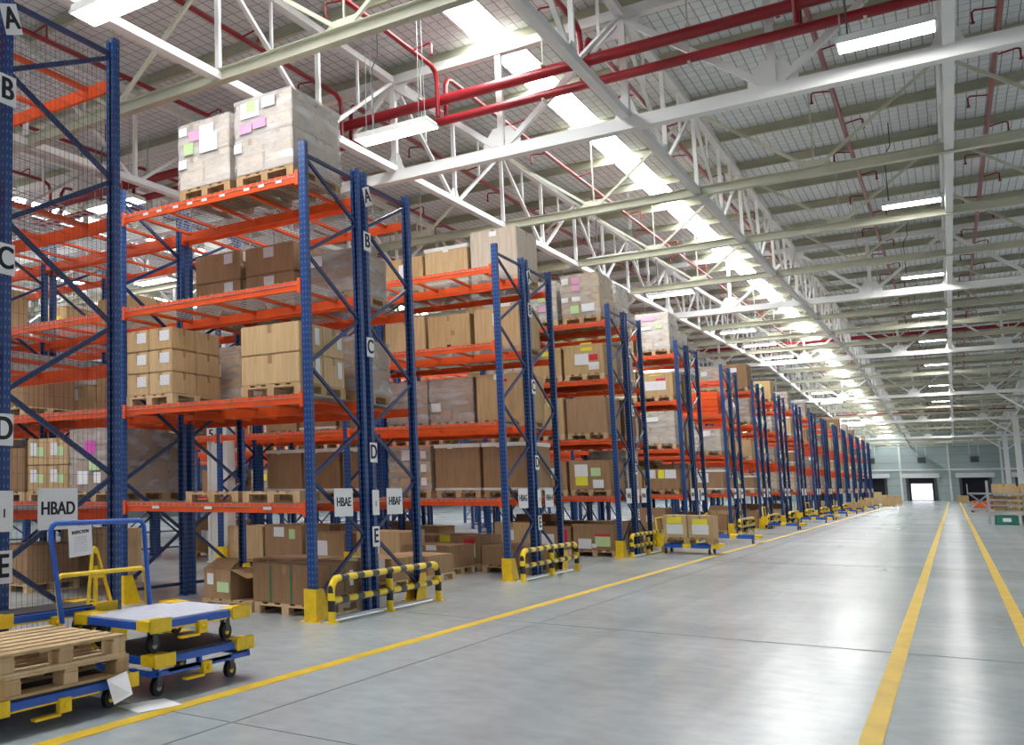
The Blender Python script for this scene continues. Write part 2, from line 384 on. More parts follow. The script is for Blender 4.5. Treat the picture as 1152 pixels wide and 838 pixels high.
# painted lines and joints: thin paint films on the slab
def line(label, x0, x1, y0, y1, m='paint', name='floor_line', cat='floor marking'):
    mb = MB(); mb.box(x0, x1, y0, y1, 0, .004); return utag(mb.build(name, m), label, cat)
line('yellow painted line on the left of the aisle, in front of the racks', -4.56, -4.44, .5, 160)
line('yellow painted line crossing the lower right floor, left one of the pair', -.57, -.45, 3, 150)
line('yellow painted line at the right edge, right one of the pair', .43, .55, 3, 150)
line('thin dark saw-cut joint running lengthwise beside the left yellow line', -3.93, -3.918, .5, 60, 'joint', 'floor_joint', 'floor joint')
for i, y in enumerate((5.75, 12.3, 25.5, 38.7)):
    line('%s thin dark joint crossing the concrete floor from side to side, counted from the camera' % ORD[i], -5.6, 3, y, y+.010, 'joint', 'floor_joint', 'floor joint')
mb = MB(); mb.add([(-4.86,5.62,.003),(-4.60,5.55,.003),(-4.52,5.98,.003),(-4.76,6.06,.003),(-4.86,5.62,.006),(-4.60,5.55,.006),(-4.52,5.98,.006),(-4.76,6.06,.006)],
    [(0,3,2,1),(4,5,6,7),(0,1,5,4),(1,2,6,5),(2,3,7,6),(3,0,4,7)])
utag(mb.build('floor_label', 'paper'), 'white paper sheet lying flat on the floor beside the left yellow line', 'paper')

# ------------------------------------------------------------------ racks
XL = -6.087; BAY = 3.0816; H = 6.10; DEP = 1.44
ZL = [0, 1.445, 2.825, 4.28, 5.70]
F = [3.9, 10.74, 17.65, 25.29, 32.92, 40.46, 47.59, 54.35, 61.2, 68.55, 75.6, 83.3, 90.6, 97.7, 104.8, 111.9, 118.6]
NB = [2, 4, 6, 6, 6, 5, 4, 3, 2, 2, 2, 1, 1, 1, 1, 1, 1]
BACK = 1.66                                                           # offset of the back rack of each pair
mb = MB()      # C-section post, origin at foot centre
t = .006
mb.box(-.05, -.05+t, -.045, .045, 0, H); mb.box(.05-t, .05, -.045, .045, 0, H); mb.box(-.05, .05, -.045, -.045+t, 0, H)
mb.box(-.05, -.015, .045-t, .045, 0, H); mb.box(.015, .05, .045-t, .045, 0, H); mb.box(-.075, .075, -.065, .065, 0, .008)
POST = mb.mesh('upright_post', 'blue_post')
def brace_mesh(flip):
    mb = MB(); n = [.22, 1.0, 1.75, 2.45, 3.2, 3.95, 4.65, 5.3, 5.92]
    for i in range(len(n)-1):
        a, b = (0, DEP) if (i % 2 == 0) != flip else (DEP, 0)
        mb.bar((0, a, n[i]), (0, b, n[i+1]), .045, .03, (1,0,0))
    mb.bar((0, 0, .18), (0, DEP, .18), .045, .03, (1,0,0)); mb.bar((0, 0, 5.94), (0, DEP, 5.94), .045, .03, (1,0,0))
    return mb.mesh('frame_brace', 'blue')
BR = [brace_mesh(False), brace_mesh(True)]
mb = MB(); L = BAY-.1
mb.box(-L, 0, -.022, .022, -.125, 0); mb.box(-L, 0, -.027, -.022, -.04, -.012)
for a in (-L, -.008): mb.box(a-.0, a+.008, -.055, .03, -.17, .03); 
mb.box(-.045, .0, -.062, -.052, -.17, .03); mb.box(-L, -L+.045, -.062, -.052, -.17, .03)
BEAM = mb.mesh('shelf_beam', 'orange')
mb = MB(); mb.box(-.025, .025, .03, DEP-.03, -.05, -.012)
mb.box(-.03, .03, .0, .05, -.03, -.005)
CROSS = mb.mesh('crossbar', 'orange')
mb = MB()     # wire deck, folds down over the front beam
for i in range(31):
    x = -.06-i*(L-.1)/30; mb.box(x-.003, x+.003, -.03, DEP+.03, .002, .009); mb.box(x-.003, x+.003, -.036, -.03, -.045, .009); mb.box(x-.003, x+.003, DEP+.03, DEP+.036, -.045, .009)
for j in range(15):
    y = .0+j*DEP/14; mb.box(-L+.03, -.03, y-.003, y+.003, -.004, .003)
mb.box(-L+.03, -.03, -.037, -.031, -.048, -.042)
WDECK = mb.mesh('wire_deck', 'wire')
mb = MB()     # far racks: crossbars and wires in one deck
for i in range(5): x = -.35-i*(L-.7)/4; mb.box(x-.025, x+.025, .03, DEP-.03, -.05, -.012)
SDECK0 = mb.mesh('deck_supports', 'orange')
CX_ = [-.28, -.95, -1.62, -2.30, -2.80]
def rack(r, side):
    y0 = F[r] if side == 0 else F[r]+BACK
    nb = NB[r]
    where = 'front' if side == 0 else 'rear'
    rk = thing('pallet_rack', 'blue and orange pallet racking, %s half of the %s double rack row' % (where, ORD[r]), 'pallet rack', (XL, y0, 0), 0, 'double pallet rack rows')
    for b in range(nb+1):
        if r == 0 and side == 0 and b > 0: pass
        for yy in (0, DEP): link('upright_post', POST, rk, (-b*BAY, yy, 0), (0, 0, 0 if yy == 0 else PI))
        link('frame_brace', BR[side], rk, (-b*BAY, 0, 0))
    for b in range(nb):
        for l in range(1, 5):
            if r == 5 and side == 0 and l == 4: continue
            xo = -b*BAY-.05
            link('shelf_beam', BEAM, rk, (xo, 0, ZL[l]))
            link('shelf_beam', BEAM, rk, (xo-L, DEP, ZL[l]), (0, 0, PI))
            link('wire_deck', WDECK, rk, (xo, 0, ZL[l]))
            if r <= 3:
                for i, cx in enumerate(CX_[:4] if nb > 5 else CX_): link('crossbar', CROSS, rk, (xo+cx, 0, ZL[l]))
            else: link('deck_supports', SDECK0, rk, (xo, 0, ZL[l]))
    return rk
racks = {}
for r in range(len(F)):
    for s in (0, 1):
        racks[r, s] = rack(r, s)
# price stickers on the front beams of the second row
for l, xs in ((4, (.35, .62, .85, 1.25, 1.55, 1.8, 2.05, 2.35, 2.6)), (1, (.62, 1.55, 2.45))):
    for x in xs:
        w = .045 if l == 4 else .06
        mb = MB(); mb.box(-x-w, -x+w, -.034, -.030, ZL[l]-.085, ZL[l]-.045); o = mb.build('beam_sticker', 'tag', racks[1, 0]); 
# aisle-facing mesh guard panel on the end frame of the nearest row
mb = MB()
for i in range(22): y = .06+i*(DEP-.12)/21; mb.box(.055, .058, y-.0009, y+.0009, .1, H-.25)
for j in range(42): z = .1+j*.138; mb.box(.055, .058, .06, DEP-.06, z-.001, z+.001)
mb.build('mesh_guard', 'darkwire', racks[0, 1])

# signs on the row ends
def plate(parent, y, z, w, h, txt, size, x=.075, name='letter_sign', rot=0, sx=1):
    p = MB(); p.box(-.002, .002, -w/2, w/2, -h/2, h/2); o = p.build(name, 'paper', parent, (x, y, z)); o.rotation_euler = (rot, 0, 0)
    if txt: lettering(txt, size, o, (.003, 0, 0), 'X', sx)
    return o
codes = ['HBAC','HBAD','HBAE','HBAF','HBAG','HBAH','HBAJ','HBAK','HBAL','HBAM','HBAN','HBAP','HBAQ','HBAR','HBAS','HBAT']
for r in range(len(F)):
    c = racks[r, 0]; ym = (DEP+BACK)/2+.06
    if r <= 8:
        sg = .25 if r else .32
        plate(c, ym+.04, 5.74, .21, .27, 'A', .27, name='letter_sign', rot=.35 if r < 3 else 0)
        for z, t in ((5.08, 'B'), (3.58, 'C'), (2.12, 'D'), (.98, 'E')): plate(c, ym, z, .21, .27, t, .27)
    ln = codes[r*2:r*2+2] if r*2+1 < len(codes) else None
    for k, y in enumerate((.69, .54 if r else .59)):
        plate(c if k == 0 else racks[r, 1], y, 1.45, .50, .36, ln[k] if ln else None, .16, .085, 'code_sign')
    q = plate(c, ym, 1.44, .2, .34, None, .1, .085, 'centre_sign')
    if r < 4: lettering('1', .1, q, (.003, 0, -.02))

# post guards
def guard_mesh(flip):
    s = -1 if flip else 1
    mb = MB(); h = .40
    mb.box(-.085, -.078, -.08, .09, 0, h); mb.box(.078, .085, -.08, .09, 0, h); mb.box(-.085, .085, -.085, -.078, 0, h)
    mb.prism([(.09, 0), (.30, 0), (.12, h-.02), (.09, h)], .078, .085, 'X'); mb.prism([(.09, 0), (.30, 0), (.12, h-.02), (.09, h)], -.085, -.078, 'X')
    mb.box(-.13, .13, -.12, .32, 0, .012)
    for a in (-.05, .05): mb.cyl((a, -.1, .02), .012, .02)
    me = mb.mesh('post_guard', 'yellow')
    return me
GUARD = guard_mesh(False)
for r in range(len(F)):
    nb = NB[r]
    for b in range(0, min(nb, 4 if r < 4 else 1)):
        for side in (0, 1):
            y = F[r] if side == 0 else F[r]+BACK+DEP
            if r == 0 and side == 0: continue
            g = link('post_guard', GUARD, racks[r, side], (-b*BAY, 0 if side == 0 else DEP, 0), (0, 0, 0 if side == 0 else PI)); g['label'] = 'yellow steel post guard'

# striped barriers at the row ends
def barrier(r):
    y0, y1 = F[r]-.0, F[r]+BACK+DEP+.12
    o = thing('guard_rail', 'black and yellow striped tube barrier at the aisle end of the %s rack row' % ORD[r], 'barrier', (-5.84, y0, 0), 0, 'row end barriers')
    Ln = y1-y0; hh = .53; rr = .17
    pts = [(0, 0, .33)]
    for k in range(7): a = PI-k*PI/12; pts.append((0, rr+rr*math.cos(a), hh-rr+rr*math.sin(a)))
    for k in range(7): a = PI/2-k*PI/12; pts.append((0, Ln-rr+rr*math.cos(a), hh-rr+rr*math.sin(a)))
    pts.append((0, Ln, .33))
    MB().tube(pts, .045, 10).build('top_rail', 'stripeY', o, smooth=True)
    MB().tube([(0, .03, .27), (0, Ln-.03, .27)], .042, 10).build('mid_rail', 'stripeY', o, smooth=True)
    for k, y in enumerate((0, Ln/2, Ln)):
        MB().tube([(0, y, 0), (0, y, .362 if k != 1 else hh-.03)], .0455, 10).box(-.07, .07, y-.07, y+.07, 0, .012).build('leg', 'stripeZ', o, smooth=True)
for r in range(1, 14):
    if r == 3: pass
    barrier(r)
    if r < 6:
        mb = MB(); y0 = F[r]-.05; y1 = F[r]+3.3
        mb.box(-5.965, -5.945, y0, y1, .0, .035); mb.box(-5.945, -5.90, y0, y1, 0, .008, 1)
        utag(mb.build('guide_rail', ['gray', 'paper']), 'low steel floor guide rail behind the striped barrier of the %s rack row' % ORD[r], 'guide rail')

# white building column standing inside the racking
cl = thing('building_column', 'white steel column with a number 5 plate inside the third rack row', 'column', (-12.60, 18.2, 0))
mb = MB(); mb.box(-.25, .25, -.14, .14, 0, hA(18)-.5); mb.box(-.27, -.20, -.16, .16, 0, hA(18)-.5); mb.box(.20, .27, -.16, .16, 0, hA(18)-.5); mb.build('shaft', 'white', cl)
mb = MB(); mb.box(-.3, .3, -.2, .2, 0, .03); mb.build('base_plate', 'white', cl)
o = MB().box(-.27, -.03, -.168, -.164, 2.74, 3.04).build('number_plate', 'paper', cl); lettering('5', .27, cl, (-.15, -.171, 2.89), 'Y')

# ------------------------------------------------------------------ pallets and cartons
def pallet_mesh(w=.8, d=1.2):
    mb = MB(); h = .144
    for i in range(3):
        x = -w/2+.05+i*(w-.1)/2; mb.box(x-.05, x+.05, 0, d, 0, .022)
        for yy in (0, d/2-.07, d-.14): mb.box(x-.05, x+.05, yy+.0, yy+.14, .022, .1)
    for yy in (0, d/2-.07, d-.145): mb.box(-w/2, w/2, yy, yy+.145, .1, .122)
    for i in range(5):
        bw = .145 if i % 2 == 0 else .1
        x = -w/2+.0725+i*(w-.145)/4; mb.box(x-bw/2, x+bw/2, 0, d, .122, .144)
    return mb.mesh('wooden_pallet', 'wood')
PAL = {}
def pallet(x, y, z, w, d, label, group=None):
    k = (round(w, 2), round(d, 2))
    if k not in PAL: PAL[k] = pallet_mesh(*k)
    o = link('wooden_pallet', PAL[k], None, (x, y, z)); return utag(o, label, 'pallet', group)
CM = {}
def carton_mesh(w, d, h, m, lid):
    k = (round(w, 2), round(d, 2), round(h, 2), m, lid)
    if k in CM: return CM[k]
    mb = MB(); 
    mb.box(-w/2, w/2, 0, d, 0, h)
    me = mb.mesh('carton', [m, 'tape' if not lid else lid], bevel=.012)
    # tape over the centre seam and down two sides, or a wider lid band
    bm = bmesh.new(); bm.from_mesh(me)
    def bx(x0, x1, y0, y1, z0, z1):
        vs = [bm.verts.new(p) for p in ((x0,y0,z0),(x1,y0,z0),(x1,y1,z0),(x0,y1,z0),(x0,y0,z1),(x1,y0,z1),(x1,y1,z1),(x0,y1,z1))]
        for f in ((0,3,2,1),(4,5,6,7),(0,1,5,4),(1,2,6,5),(2,3,7,6),(3,0,4,7)):
            fc = bm.faces.new([vs[i] for i in f]); fc.material_index = 1
    if lid:
        e = .012; bx(-w/2-e, w/2+e, -e, d+e, h-.07, h+.006)
        if lid == 'lidwhite': bx(-w/2-e, w/2+e, -e, d+e, 0, .05)
    else:
        bx(-w/2-.0015, w/2+.0015, d/2-.03, d/2+.03, h-.1, h+.0015)
        bx(-.03, .03, -.0015, .0, h-.12, h-.005)
    bm.to_mesh(me); bm.free(); CM[k] = me; return me
def carton(x, y, z, w, d, h, m, label, lid=None, group=None, cat='carton', labels=(), name='carton', rot=0, straps=()):
    """labels: (face 'F'/'S', u 0..1, v 0..1, w, h, material)"""
    o = link(name, carton_mesh(w, d, h, m, lid), None, (x, y, z), (0, 0, rot)); utag(o, label, cat, group)
    put_labels(o, w, d, h, labels)
    for u in straps:
        mb = MB(); xx = -w/2+u*w
        mb.box(xx-.012, xx+.012, -.005, -.002, 0, h); mb.box(xx-.012, xx+.012, -.005, d+.003, h+.002, h+.005); mb.build('strap', 'strap', o)
        mb = MB(); yy = u*d; mb.box(w/2+.002, w/2+.005, yy-.012, yy+.012, 0, h); mb.build('strap', 'strap', o)
    return o
def put_labels(o, w, d, h, labels, off=.004):
    for i_, (fc, u, v, lw, lh, m) in enumerate(labels):
        mb = MB(); off += .0025
        if fc == 'F': cx = -w/2+u*w; mb.box(cx-lw/2, cx+lw/2, -off-.002, -off, v*h-lh/2, v*h+lh/2)
        else: cy = u*d; mb.box(w/2+off, w/2+off+.002, cy-lw/2, cy+lw/2, v*h-lh/2, v*h+lh/2)
        mb.build('shipping_label', m, o)
def wrapped(x, y, z, w, d, h, m, label, labels=(), rows=2, cols=2, group='film wrapped pallet loads'):
    o = thing('wrapped_load', label, 'wrapped load', (x, y, z), 0, group)
    for i in range(cols):
        for j in range(rows):
            ww = w/cols; hh = h/rows
            link('carton', carton_mesh(ww-.006, d, hh-.004, m, None), o, (-w/2+ww*(i+.5), 0, j*hh))
    # film: slightly bulged sleeve with pleats
    mb = MB(); n = 10; ring = []
    for j in range(n+1):
        zz = h*j/n; bul = .012+.006*math.sin(j*2.1)
        base = []
        for (cx, cy) in ((-w/2, 0), (0, -.004), (w/2, 0), (w/2+.004, d/2), (w/2, d), (0, d+.004), (-w/2, d), (-w/2-.004, d/2)):
            s = 1 if cx > 0 else -1 if cx < 0 else 0; q = 1 if cy > d*.6 else -1 if cy < d*.4 else 0
            base.append((cx+s*bul, cy+q*bul, zz))
        ring += base
    k = 8; fs = [(j*k+i, j*k+(i+1) % k, (j+1)*k+(i+1) % k, (j+1)*k+i) for j in range(n) for i in range(k)]
    fs.append(tuple(n*k+i for i in range(k)))
    mb.add(ring, fs); mb.build('stretch_wrap', 'film', o)
    put_labels(o, w, d, h, labels, .026)
    return o
SHELF = ['floor', 'lowest shelf', 'second shelf', 'third shelf', 'top shelf']
POSN = ['first','second','third','fourth','fifth','sixth','seventh','eighth','ninth','tenth','eleventh','twelfth','thirteenth','fourteenth','fifteenth','sixteenth','seventeenth','eighteenth']
def where(r, side, l, slot):
    return '%s, %s of %s rack row, %s from aisle' % (SHELF[l], 'front' if side == 0 else 'rear', ORD[r], POSN[slot])
SLOT = [.60, 1.58, 2.53]
def sx(slot): return XL - (slot//3)*BAY - SLOT[slot % 3]
taken = set()
def load(r, side, l, slot, kind='big', m='tan', w=.86, d=1.2, h=.95, labels=(), lid=None, look=None, straps=(), n=(2, 3), dx=0, pal=True, dy=.02, rows=2):
    taken.add((r, side, l, slot))
    x = sx(slot)+dx; y = F[r]+(BACK if side else 0)+dy; z = ZL[l]+(.010 if l else 0)
    wh = where(r, side, l, slot)
    if pal:
        pallet(x, y, z, max(.8, min(w, .9)), d, 'wood pallet under load, '+wh, 'pallets in the racks'); z += .144
    mn = {'tan': 'tan', 'brown': 'brown', 'pale': 'pale', 'ocard': 'orange'}[m]
    if kind == 'big':
        return carton(x, y, z, w, d, h, m, '%s carton, %s' % (look or mn, wh), lid, 'single cartons in the racks', labels=labels, straps=straps)
    if kind == 'wrap':
        return wrapped(x, y, z, w, d, h, m, '%s film-wrapped load, %s' % (look or mn, wh), labels, rows)
    if kind == 'stack':
        cx, cz = n; ww = w/cx; hh = h/cz
        for i in range(cx):
            for j in range(cz):
                nm = ['left', 'right'][i] if cx == 2 else ['left', 'middle', 'right'][i] if cx == 3 else ''
                vn = ['bottom', 'top'][j] if cz == 2 else ['bottom', 'middle', 'top'][j] if cz == 3 else ''
                for kk, dd in enumerate((0,) if d < 1 else (0, .5)):
                    dl = d if d < 1 else d/2-.004
                    p = ('' if d < 1 else ['near ', 'far '][kk])
                    carton(x-w/2+ww*(i+.5), y+d*dd, z+j*hh, ww-.008, dl, hh-.006, m, '%s%s %s %s carton, %s' % (p, vn, nm, look or mn, wh) if nm else '%s%s %s carton, %s' % (p, vn, look or mn, wh),
                           lid, 'stacked cartons in the racks', labels=[q for q in labels if q[0] != 'F' or kk == 0])
FL = lambda u, v, w=.2, h=.2, m='label': ('F', u, v, w, h, m)
SL = lambda u, v, w=.2, h=.2, m='label': ('S', u, v, w, h, m)
# --- second row (fully visible bay beside the nearest rack)
load(1, 0, 4, 0, 'wrap', 'pale', .88, 1.3, 1.05, (FL(.28,.84,.30,.22,'paper'), FL(.30,.88,.14,.16,'green'), FL(.2,.60,.2,.13,'pink'), FL(.45,.63,.2,.13,'pink'), FL(.06,.36,.12,.13,'paper'), FL(.62,.88,.2,.14,'paper')))
load(1, 0, 4, 1, 'wrap', 'pale', .86, 1.2, .96, (FL(.1,.88,.14,.12,'paper'), FL(.34,.78,.2,.15,'pink'), FL(.58,.80,.24,.2,'paper'), FL(.22,.6,.17,.17,'green'), FL(.62,.62,.3,.26,'paper'), FL(.1,.38,.14,.13,'paper')))
load(1, 1, 3, 2, 'stack', 'brown', .86, 1.2, .92, (FL(.75,.75,.16,.16), SL(.3,.8,.2,.16)), n=(1, 2), look='brown')
load(1, 1, 3, 1, 'stack', 'brown', .86, 1.2, .90, (FL(.5,.75,.18,.16),), n=(1, 2), look='dark brown')
load(1, 1, 3, 0, 'wrap', 'brown', .80, 1.1, .62, (FL(.3,.8,.2,.16,'paper'),), rows=3)
load(1, 1, 3, 4, 'big', 'tan', .86, 1.2, .5)
load(1, 0, 2, 2, 'stack', 'tan', .84, 1.2, .96, (FL(.7,.62,.17,.15),), n=(2, 3), look='light tan', dx=-.07)
load(1, 0, 2, 0, 'stack', 'tan', .90, 1.2, .80, (SL(.75,.6,.12,.22),), n=(1, 2), look='strapped tan', dx=.03)
load(1, 1, 2, 1, 'wrap', 'brown', .86, 1.2, .9); load(1, 1, 2, 0, 'wrap', 'brown', .8, 1.1, .8, (FL(.5,.6,.2,.2,'paper'),))
load(1, 1, 2, 3, 'big', 'brown', .9, 1.2, .8); load(1, 1, 2, 4, 'big', 'tan', .9, 1.2, .8); load(1, 0, 2, 5, 'big', 'brown', .86, 1.2, .85)
load(1, 1, 1, 3, 'wrap', 'brown', .86, .80, .95, (FL(.25,.85,.16,.18,'paper'), FL(.1,.5,.13,.14,'paper')), look='greyish brown', dx=-.35)
taken.update({(1, 0, 1, 2), (1, 1, 1, 4)})
load(1, 0, 1, 3, 'wrap', 'brown', .92, 1.25, .95, (FL(.45,.7,.22,.2,'magenta'), FL(.55,.42,.2,.16,'green'), FL(.3,.22,.22,.2,'paper'), FL(.62,.22,.14,.16,'paper')), look='tall brown')
load(1, 0, 1, 4, 'stack', 'tan', .90, 1.2, .84, (FL(.35,.6,.14,.2,'label'), FL(.7,.5,.14,.14,'green')), n=(2, 2), look='labelled tan')
load(1, 0, 1, 5, 'big', 'brown', .88, 1.2, .7)
pallet(sx(0), F[1]+.02, ZL[1]+.01, .86, 1.2, 'empty pale wood pallet, lowest shelf, front of second rack row, beside the aisle post')
pallet(sx(1)+.05, F[1]+.02, ZL[1]+.01, .86, 1.2, 'empty pale wood pallet, lowest shelf, front of second rack row, left of the other')
taken.update({(1,0,1,0),(1,0,1,1)})
taken.update({(1,1,1,0),(1,1,1,1),(1,1,1,2)})
# empty positions
for l, sl in ((4, (2,3,4,5,6,7,8)), (3, (0,1,2,3,4,5)), (2, (1,3,4))):
    for q in sl: taken.add((1, 0, l, q))
for q in range(9): taken.add((1, 1, 4, q))
# --- third row: all goods on the rear half
load(2, 1, 4, 0, 'big', 'tan', .9, 1.25, 1.15, look='tall pale tan', lid='lidwhite', m='tan') if False else None
load(2, 1, 4, 0, 'big', 'pale', .92, 1.25, .98, (FL(.5,.9,.14,.1,'paper'),), look='tall pale')
load(2, 1, 4, 1, 'big', 'tan', .90, 1.2, .78, (FL(.5,.92,.12,.1,'paper'),), lid='lidwhite', look='white-lidded tan')
load(2, 1, 4, 2, 'big', 'tan', .90, 1.2, .68, (FL(.5,.5,.16,.4,'paper'),), look='tan')
load(2, 1, 4, 3, 'wrap', 'brown', .88, 1.2, .7)
load(2, 1, 3, 0, 'big', 'tan', .9, 1.2, .80, (FL(.5,.7,.14,.24,'label'),), look='upright tan')
load(2, 1, 3, 1, 'big', 'tan', .88, 1.2, .76, (FL(.5,.15,.08,.06,'ink'), FL(.6,.5,.08,.1,'tape')), look='tan marked')
load(2, 1, 3, 2, 'big', 'tan', .88, 1.2, .80, look='plain tan'); load(2, 1, 3, 3, 'big', 'tan', .88, 1.2, .80)
load(2, 1, 2, 0, 'big', 'tan', .92, 1.25, .92, (FL(.5,.93,.2,.1,'paper'), FL(.6,.85,.14,.05,'redlabel')), look='large tan')
load(2, 1, 2, 1, 'wrap', 'brown', .9, 1.2, .9, (FL(.15,.35,.2,.18,'paper'),), look='grey-brown')
load(2, 1, 2, 2, 'wrap', 'brown', .9, 1.2, .9, look='grey-brown'); load(2, 1, 2, 3, 'big', 'brown', .9, 1.2, .8)
for q in (0, 1, 3, 4, 5): load(2, 1, 1, q, 'big', 'brown', .92, 1.22, .93, (FL(.35,.95,.1,.08,'paper'),), lid='lidwhite', look='white-edged brown', dx=.07)
load(2, 1, 1, 2, 'wrap', 'tan', .92, 1.2, .92, (FL(.5,.8,.3,.22,'label'), FL(.85,.8,.12,.16,'paper'), FL(.85,.5,.12,.16,'paper'), FL(.85,.2,.12,.16,'paper')), rows=3)
for q in (6, 7, 8): taken.add((2, 1, 1, q))
for l in (1, 2, 3, 4):
    for q in range(6): taken.add((2, 0, l, q))
# --- fourth row
load(3, 0, 4, 0, 'wrap', 'tan', .88, 1.25, 1.08, (FL(.12,.85,.16,.16,'paper'), FL(.4,.85,.18,.18,'pink'), FL(.4,.68,.2,.14,'pink'), FL(.1,.42,.16,.12,'paper'), FL(.4,.42,.2,.12,'paper'), FL(.7,.2,.3,.2,'paper'), FL(.35,.18,.2,.2,'green')))
load(3, 0, 4, 1, 'wrap', 'pale', .84, 1.2, 1.0, (FL(.5,.8,.2,.14,'pink'), FL(.6,.3,.2,.14,'pink'), FL(.6,.55,.2,.14,'green')))
load(3, 1, 4, 0, 'wrap', 'pale', .86, 1.2, 1.05)
load(3, 0, 3, 0, 'big', 'tan', .92, 1.22, .72, (FL(.58,.93,.26,.2,'yellabel'), FL(.45,.5,.32,.28,'label'), FL(.75,.55,.2,.14,'redlabel'), FL(.75,.25,.24,.18,'label')), lid='tan', look='lidded tan')
load(3, 0, 3, 1, 'big', 'tan', .9, 1.2, .7, (FL(.6,.85,.4,.14,'yellabel'),), lid='tan', look='lidded tan')
load(3, 1, 3, 0, 'big', 'pale', .9, 1.2, .95, lid='lidwhite')
load(3, 0, 2, 1, 'big', 'tan', .9, 1.22, .9, (FL(.3,.85,.22,.16,'bluelabel'), FL(.3,.62,.22,.14,'bluelabel'), FL(.65,.85,.1,.14,'green')), look='blue-labelled tan')
load(3, 0, 2, 0, 'big', 'brown', .92, 1.25, .86, look='dark brown')
load(3, 1, 2, 0, 'big', 'brown', .9, 1.2, .9)
load(3, 0, 1, 0, 'big', 'brown', .94, 1.25, .72, (FL(.3,.65,.3,.3,'label'), FL(.3,.3,.28,.22,'yellabel'), FL(.65,.6,.22,.2,'green'), FL(.7,.2,.24,.2,'label')), look='labelled brown')
load(3, 0, 1, 1, 'big', 'brown', .9, 1.2, .70, (FL(.6,.6,.2,.24,'label'),))
load(3, 1, 1, 0, 'wrap', 'pale', .86, 1.2, 1.0, (SL(.5,.7,.25,.2,'paper'),)); load(3, 1, 1, 1, 'big', 'brown', .9, 1.2, .75)
# --- fifth row
load(4, 0, 4, 0, 'wrap', 'pale', .9, 1.25, 1.15, (FL(.4,.85,.4,.12,'pink'), FL(.3,.6,.3,.1,'paper'), FL(.7,.62,.2,.1,'green')), look='white', rows=3)
load(4, 0, 3, 0, 'big', 'tan', .94, 1.22, .72, (FL(.5,.95,.34,.12,'yellabel'), FL(.4,.45,.4,.28,'label'), FL(.65,.7,.26,.08,'redlabel'), FL(.68,.45,.22,.28,'label')), lid='tan', look='lidded tan')
load(4, 1, 3, 0, 'big', 'brown', .9, 1.2, .8)
load(4, 0, 2, 0, 'wrap', 'pale', .9, 1.25, 1.0, (FL(.3,.75,.4,.14,'paper'), FL(.15,.9,.2,.12,'green')), look='white')
load(4, 0, 1, 0, 'big', 'brown', 1.0, 1.22, .62, (FL(.2,.75,.3,.26,'label'), FL(.5,.75,.16,.26,'yellabel'), FL(.75,.75,.3,.26,'label')), look='low brown')
load(4, 0, 1, 1, 'big', 'brown', .9, 1.2, .6); load(4, 1, 1, 0, 'big', 'tan', .9, 1.2, .8)
# --- sixth row: spare orange beams bundled on the upper shelves
for l, k in ((3, 4), (4, 0)):
    pass
for j, z in enumerate((4.30, 4.45, 4.60, 5.72, 5.87, 6.02)):
    mb = MB(); mb.box(-1.35, 1.35, 0, .9, 0, .13)
    o = MB()
    for q in range(6): o.box(-1.35, 1.35, q*.17, q*.17+.05, 0, .13)
    ob = o.build('spare_beam_layer', 'orange', None, (XL-BAY/2, F[5]+.2, z + (0 if z < 5 else -1.0)))
    utag(ob, '%s layer of spare orange beams stacked on the third shelf of the sixth rack row' % POSN[j], 'beam bundle', 'spare beams')
load(5, 0, 2, 0, 'wrap', 'pale', .9, 1.2, .8, (FL(.5,.8,.3,.2,'paper'),), look='white'); load(5, 0, 2, 1, 'wrap', 'pale', .9, 1.2, .7)
load(5, 0, 1, 0, 'big', 'brown', .9, 1.2, .7, (FL(.3,.6,.34,.34,'label'),), lid='lidwhite'); load(5, 0, 1, 1, 'big', 'brown', .9, 1.2, .6)
for q in range(15): 
    for s_ in (0, 1): taken.add((5, s_, 3, q)); taken.add((5, s_, 4, q))
# --- everything else
rng = random.Random(11)
for r in range(len(F)):
    nslots = {0: 3, 1: 12, 2: 14, 3: 12, 4: 10, 5: 7, 6: 6, 7: 4, 8: 3, 9: 3}.get(r, 2)
    for side in (0, 1):
        for l in (1, 2, 3, 4):
            for q in range(min(nslots, NB[r]*3)):
                if (r, side, l, q) in taken or r == 0: continue
                if abs(sx(q)+12.62) < .8 and r == 2: continue
                dens = .82 if q < 3 else .6
                if r in (1, 2, 3) and l >= 3 and q >= 3: dens = .25
                if (side == 1 and r > 5) or (r >= 4 and q >= 4): continue
                if rng.random() > dens: continue
                m = rng.choice(['tan', 'tan', 'brown', 'brown', 'pale']); hh = rng.uniform(.5, .98) if l < 4 else rng.uniform(.6, 1.1)
                labs = [FL(rng.uniform(.25,.7), rng.uniform(.5,.8), .24, .2, rng.choice(['label','paper','yellabel','green']))] if rng.random() < .8 else []
                if rng.random() < .35: load(r, side, l, q, 'wrap', m, rng.uniform(.82,.92), 1.2, hh, labs)
                else: load(r, side, l, q, 'big', m, rng.uniform(.82,.94), 1.2, hh, labs, lid=rng.choice([None, 'lidwhite', 'tan']))

# goods on the floor below the racks
def floor_goods(r, side, slot, m, w, d, h, look, labels=(), lid=None, dx=0, dy=0, rot=0, straps=()):
    taken.add((r, side, 0, slot)); x = sx(slot)+dx; y = F[r]+(BACK if side else 0)+.1+dy
    wh = where(r, side, 0, slot)
    pallet(x, y, 0, w, d, 'wood pallet, '+wh, 'pallets on the floor')
    return carton(x, y, .144, w, d, h, m, '%s carton, %s' % (look, wh), lid, 'cartons on the floor', labels=labels, straps=straps)
floor_goods(1, 0, 0, 'brown', .97, 1.2, .50, 'wide strapped brown', (SL(.75,.6,.1,.2,'paper'),), dx=.0, dy=.22, straps=(.28, .6))
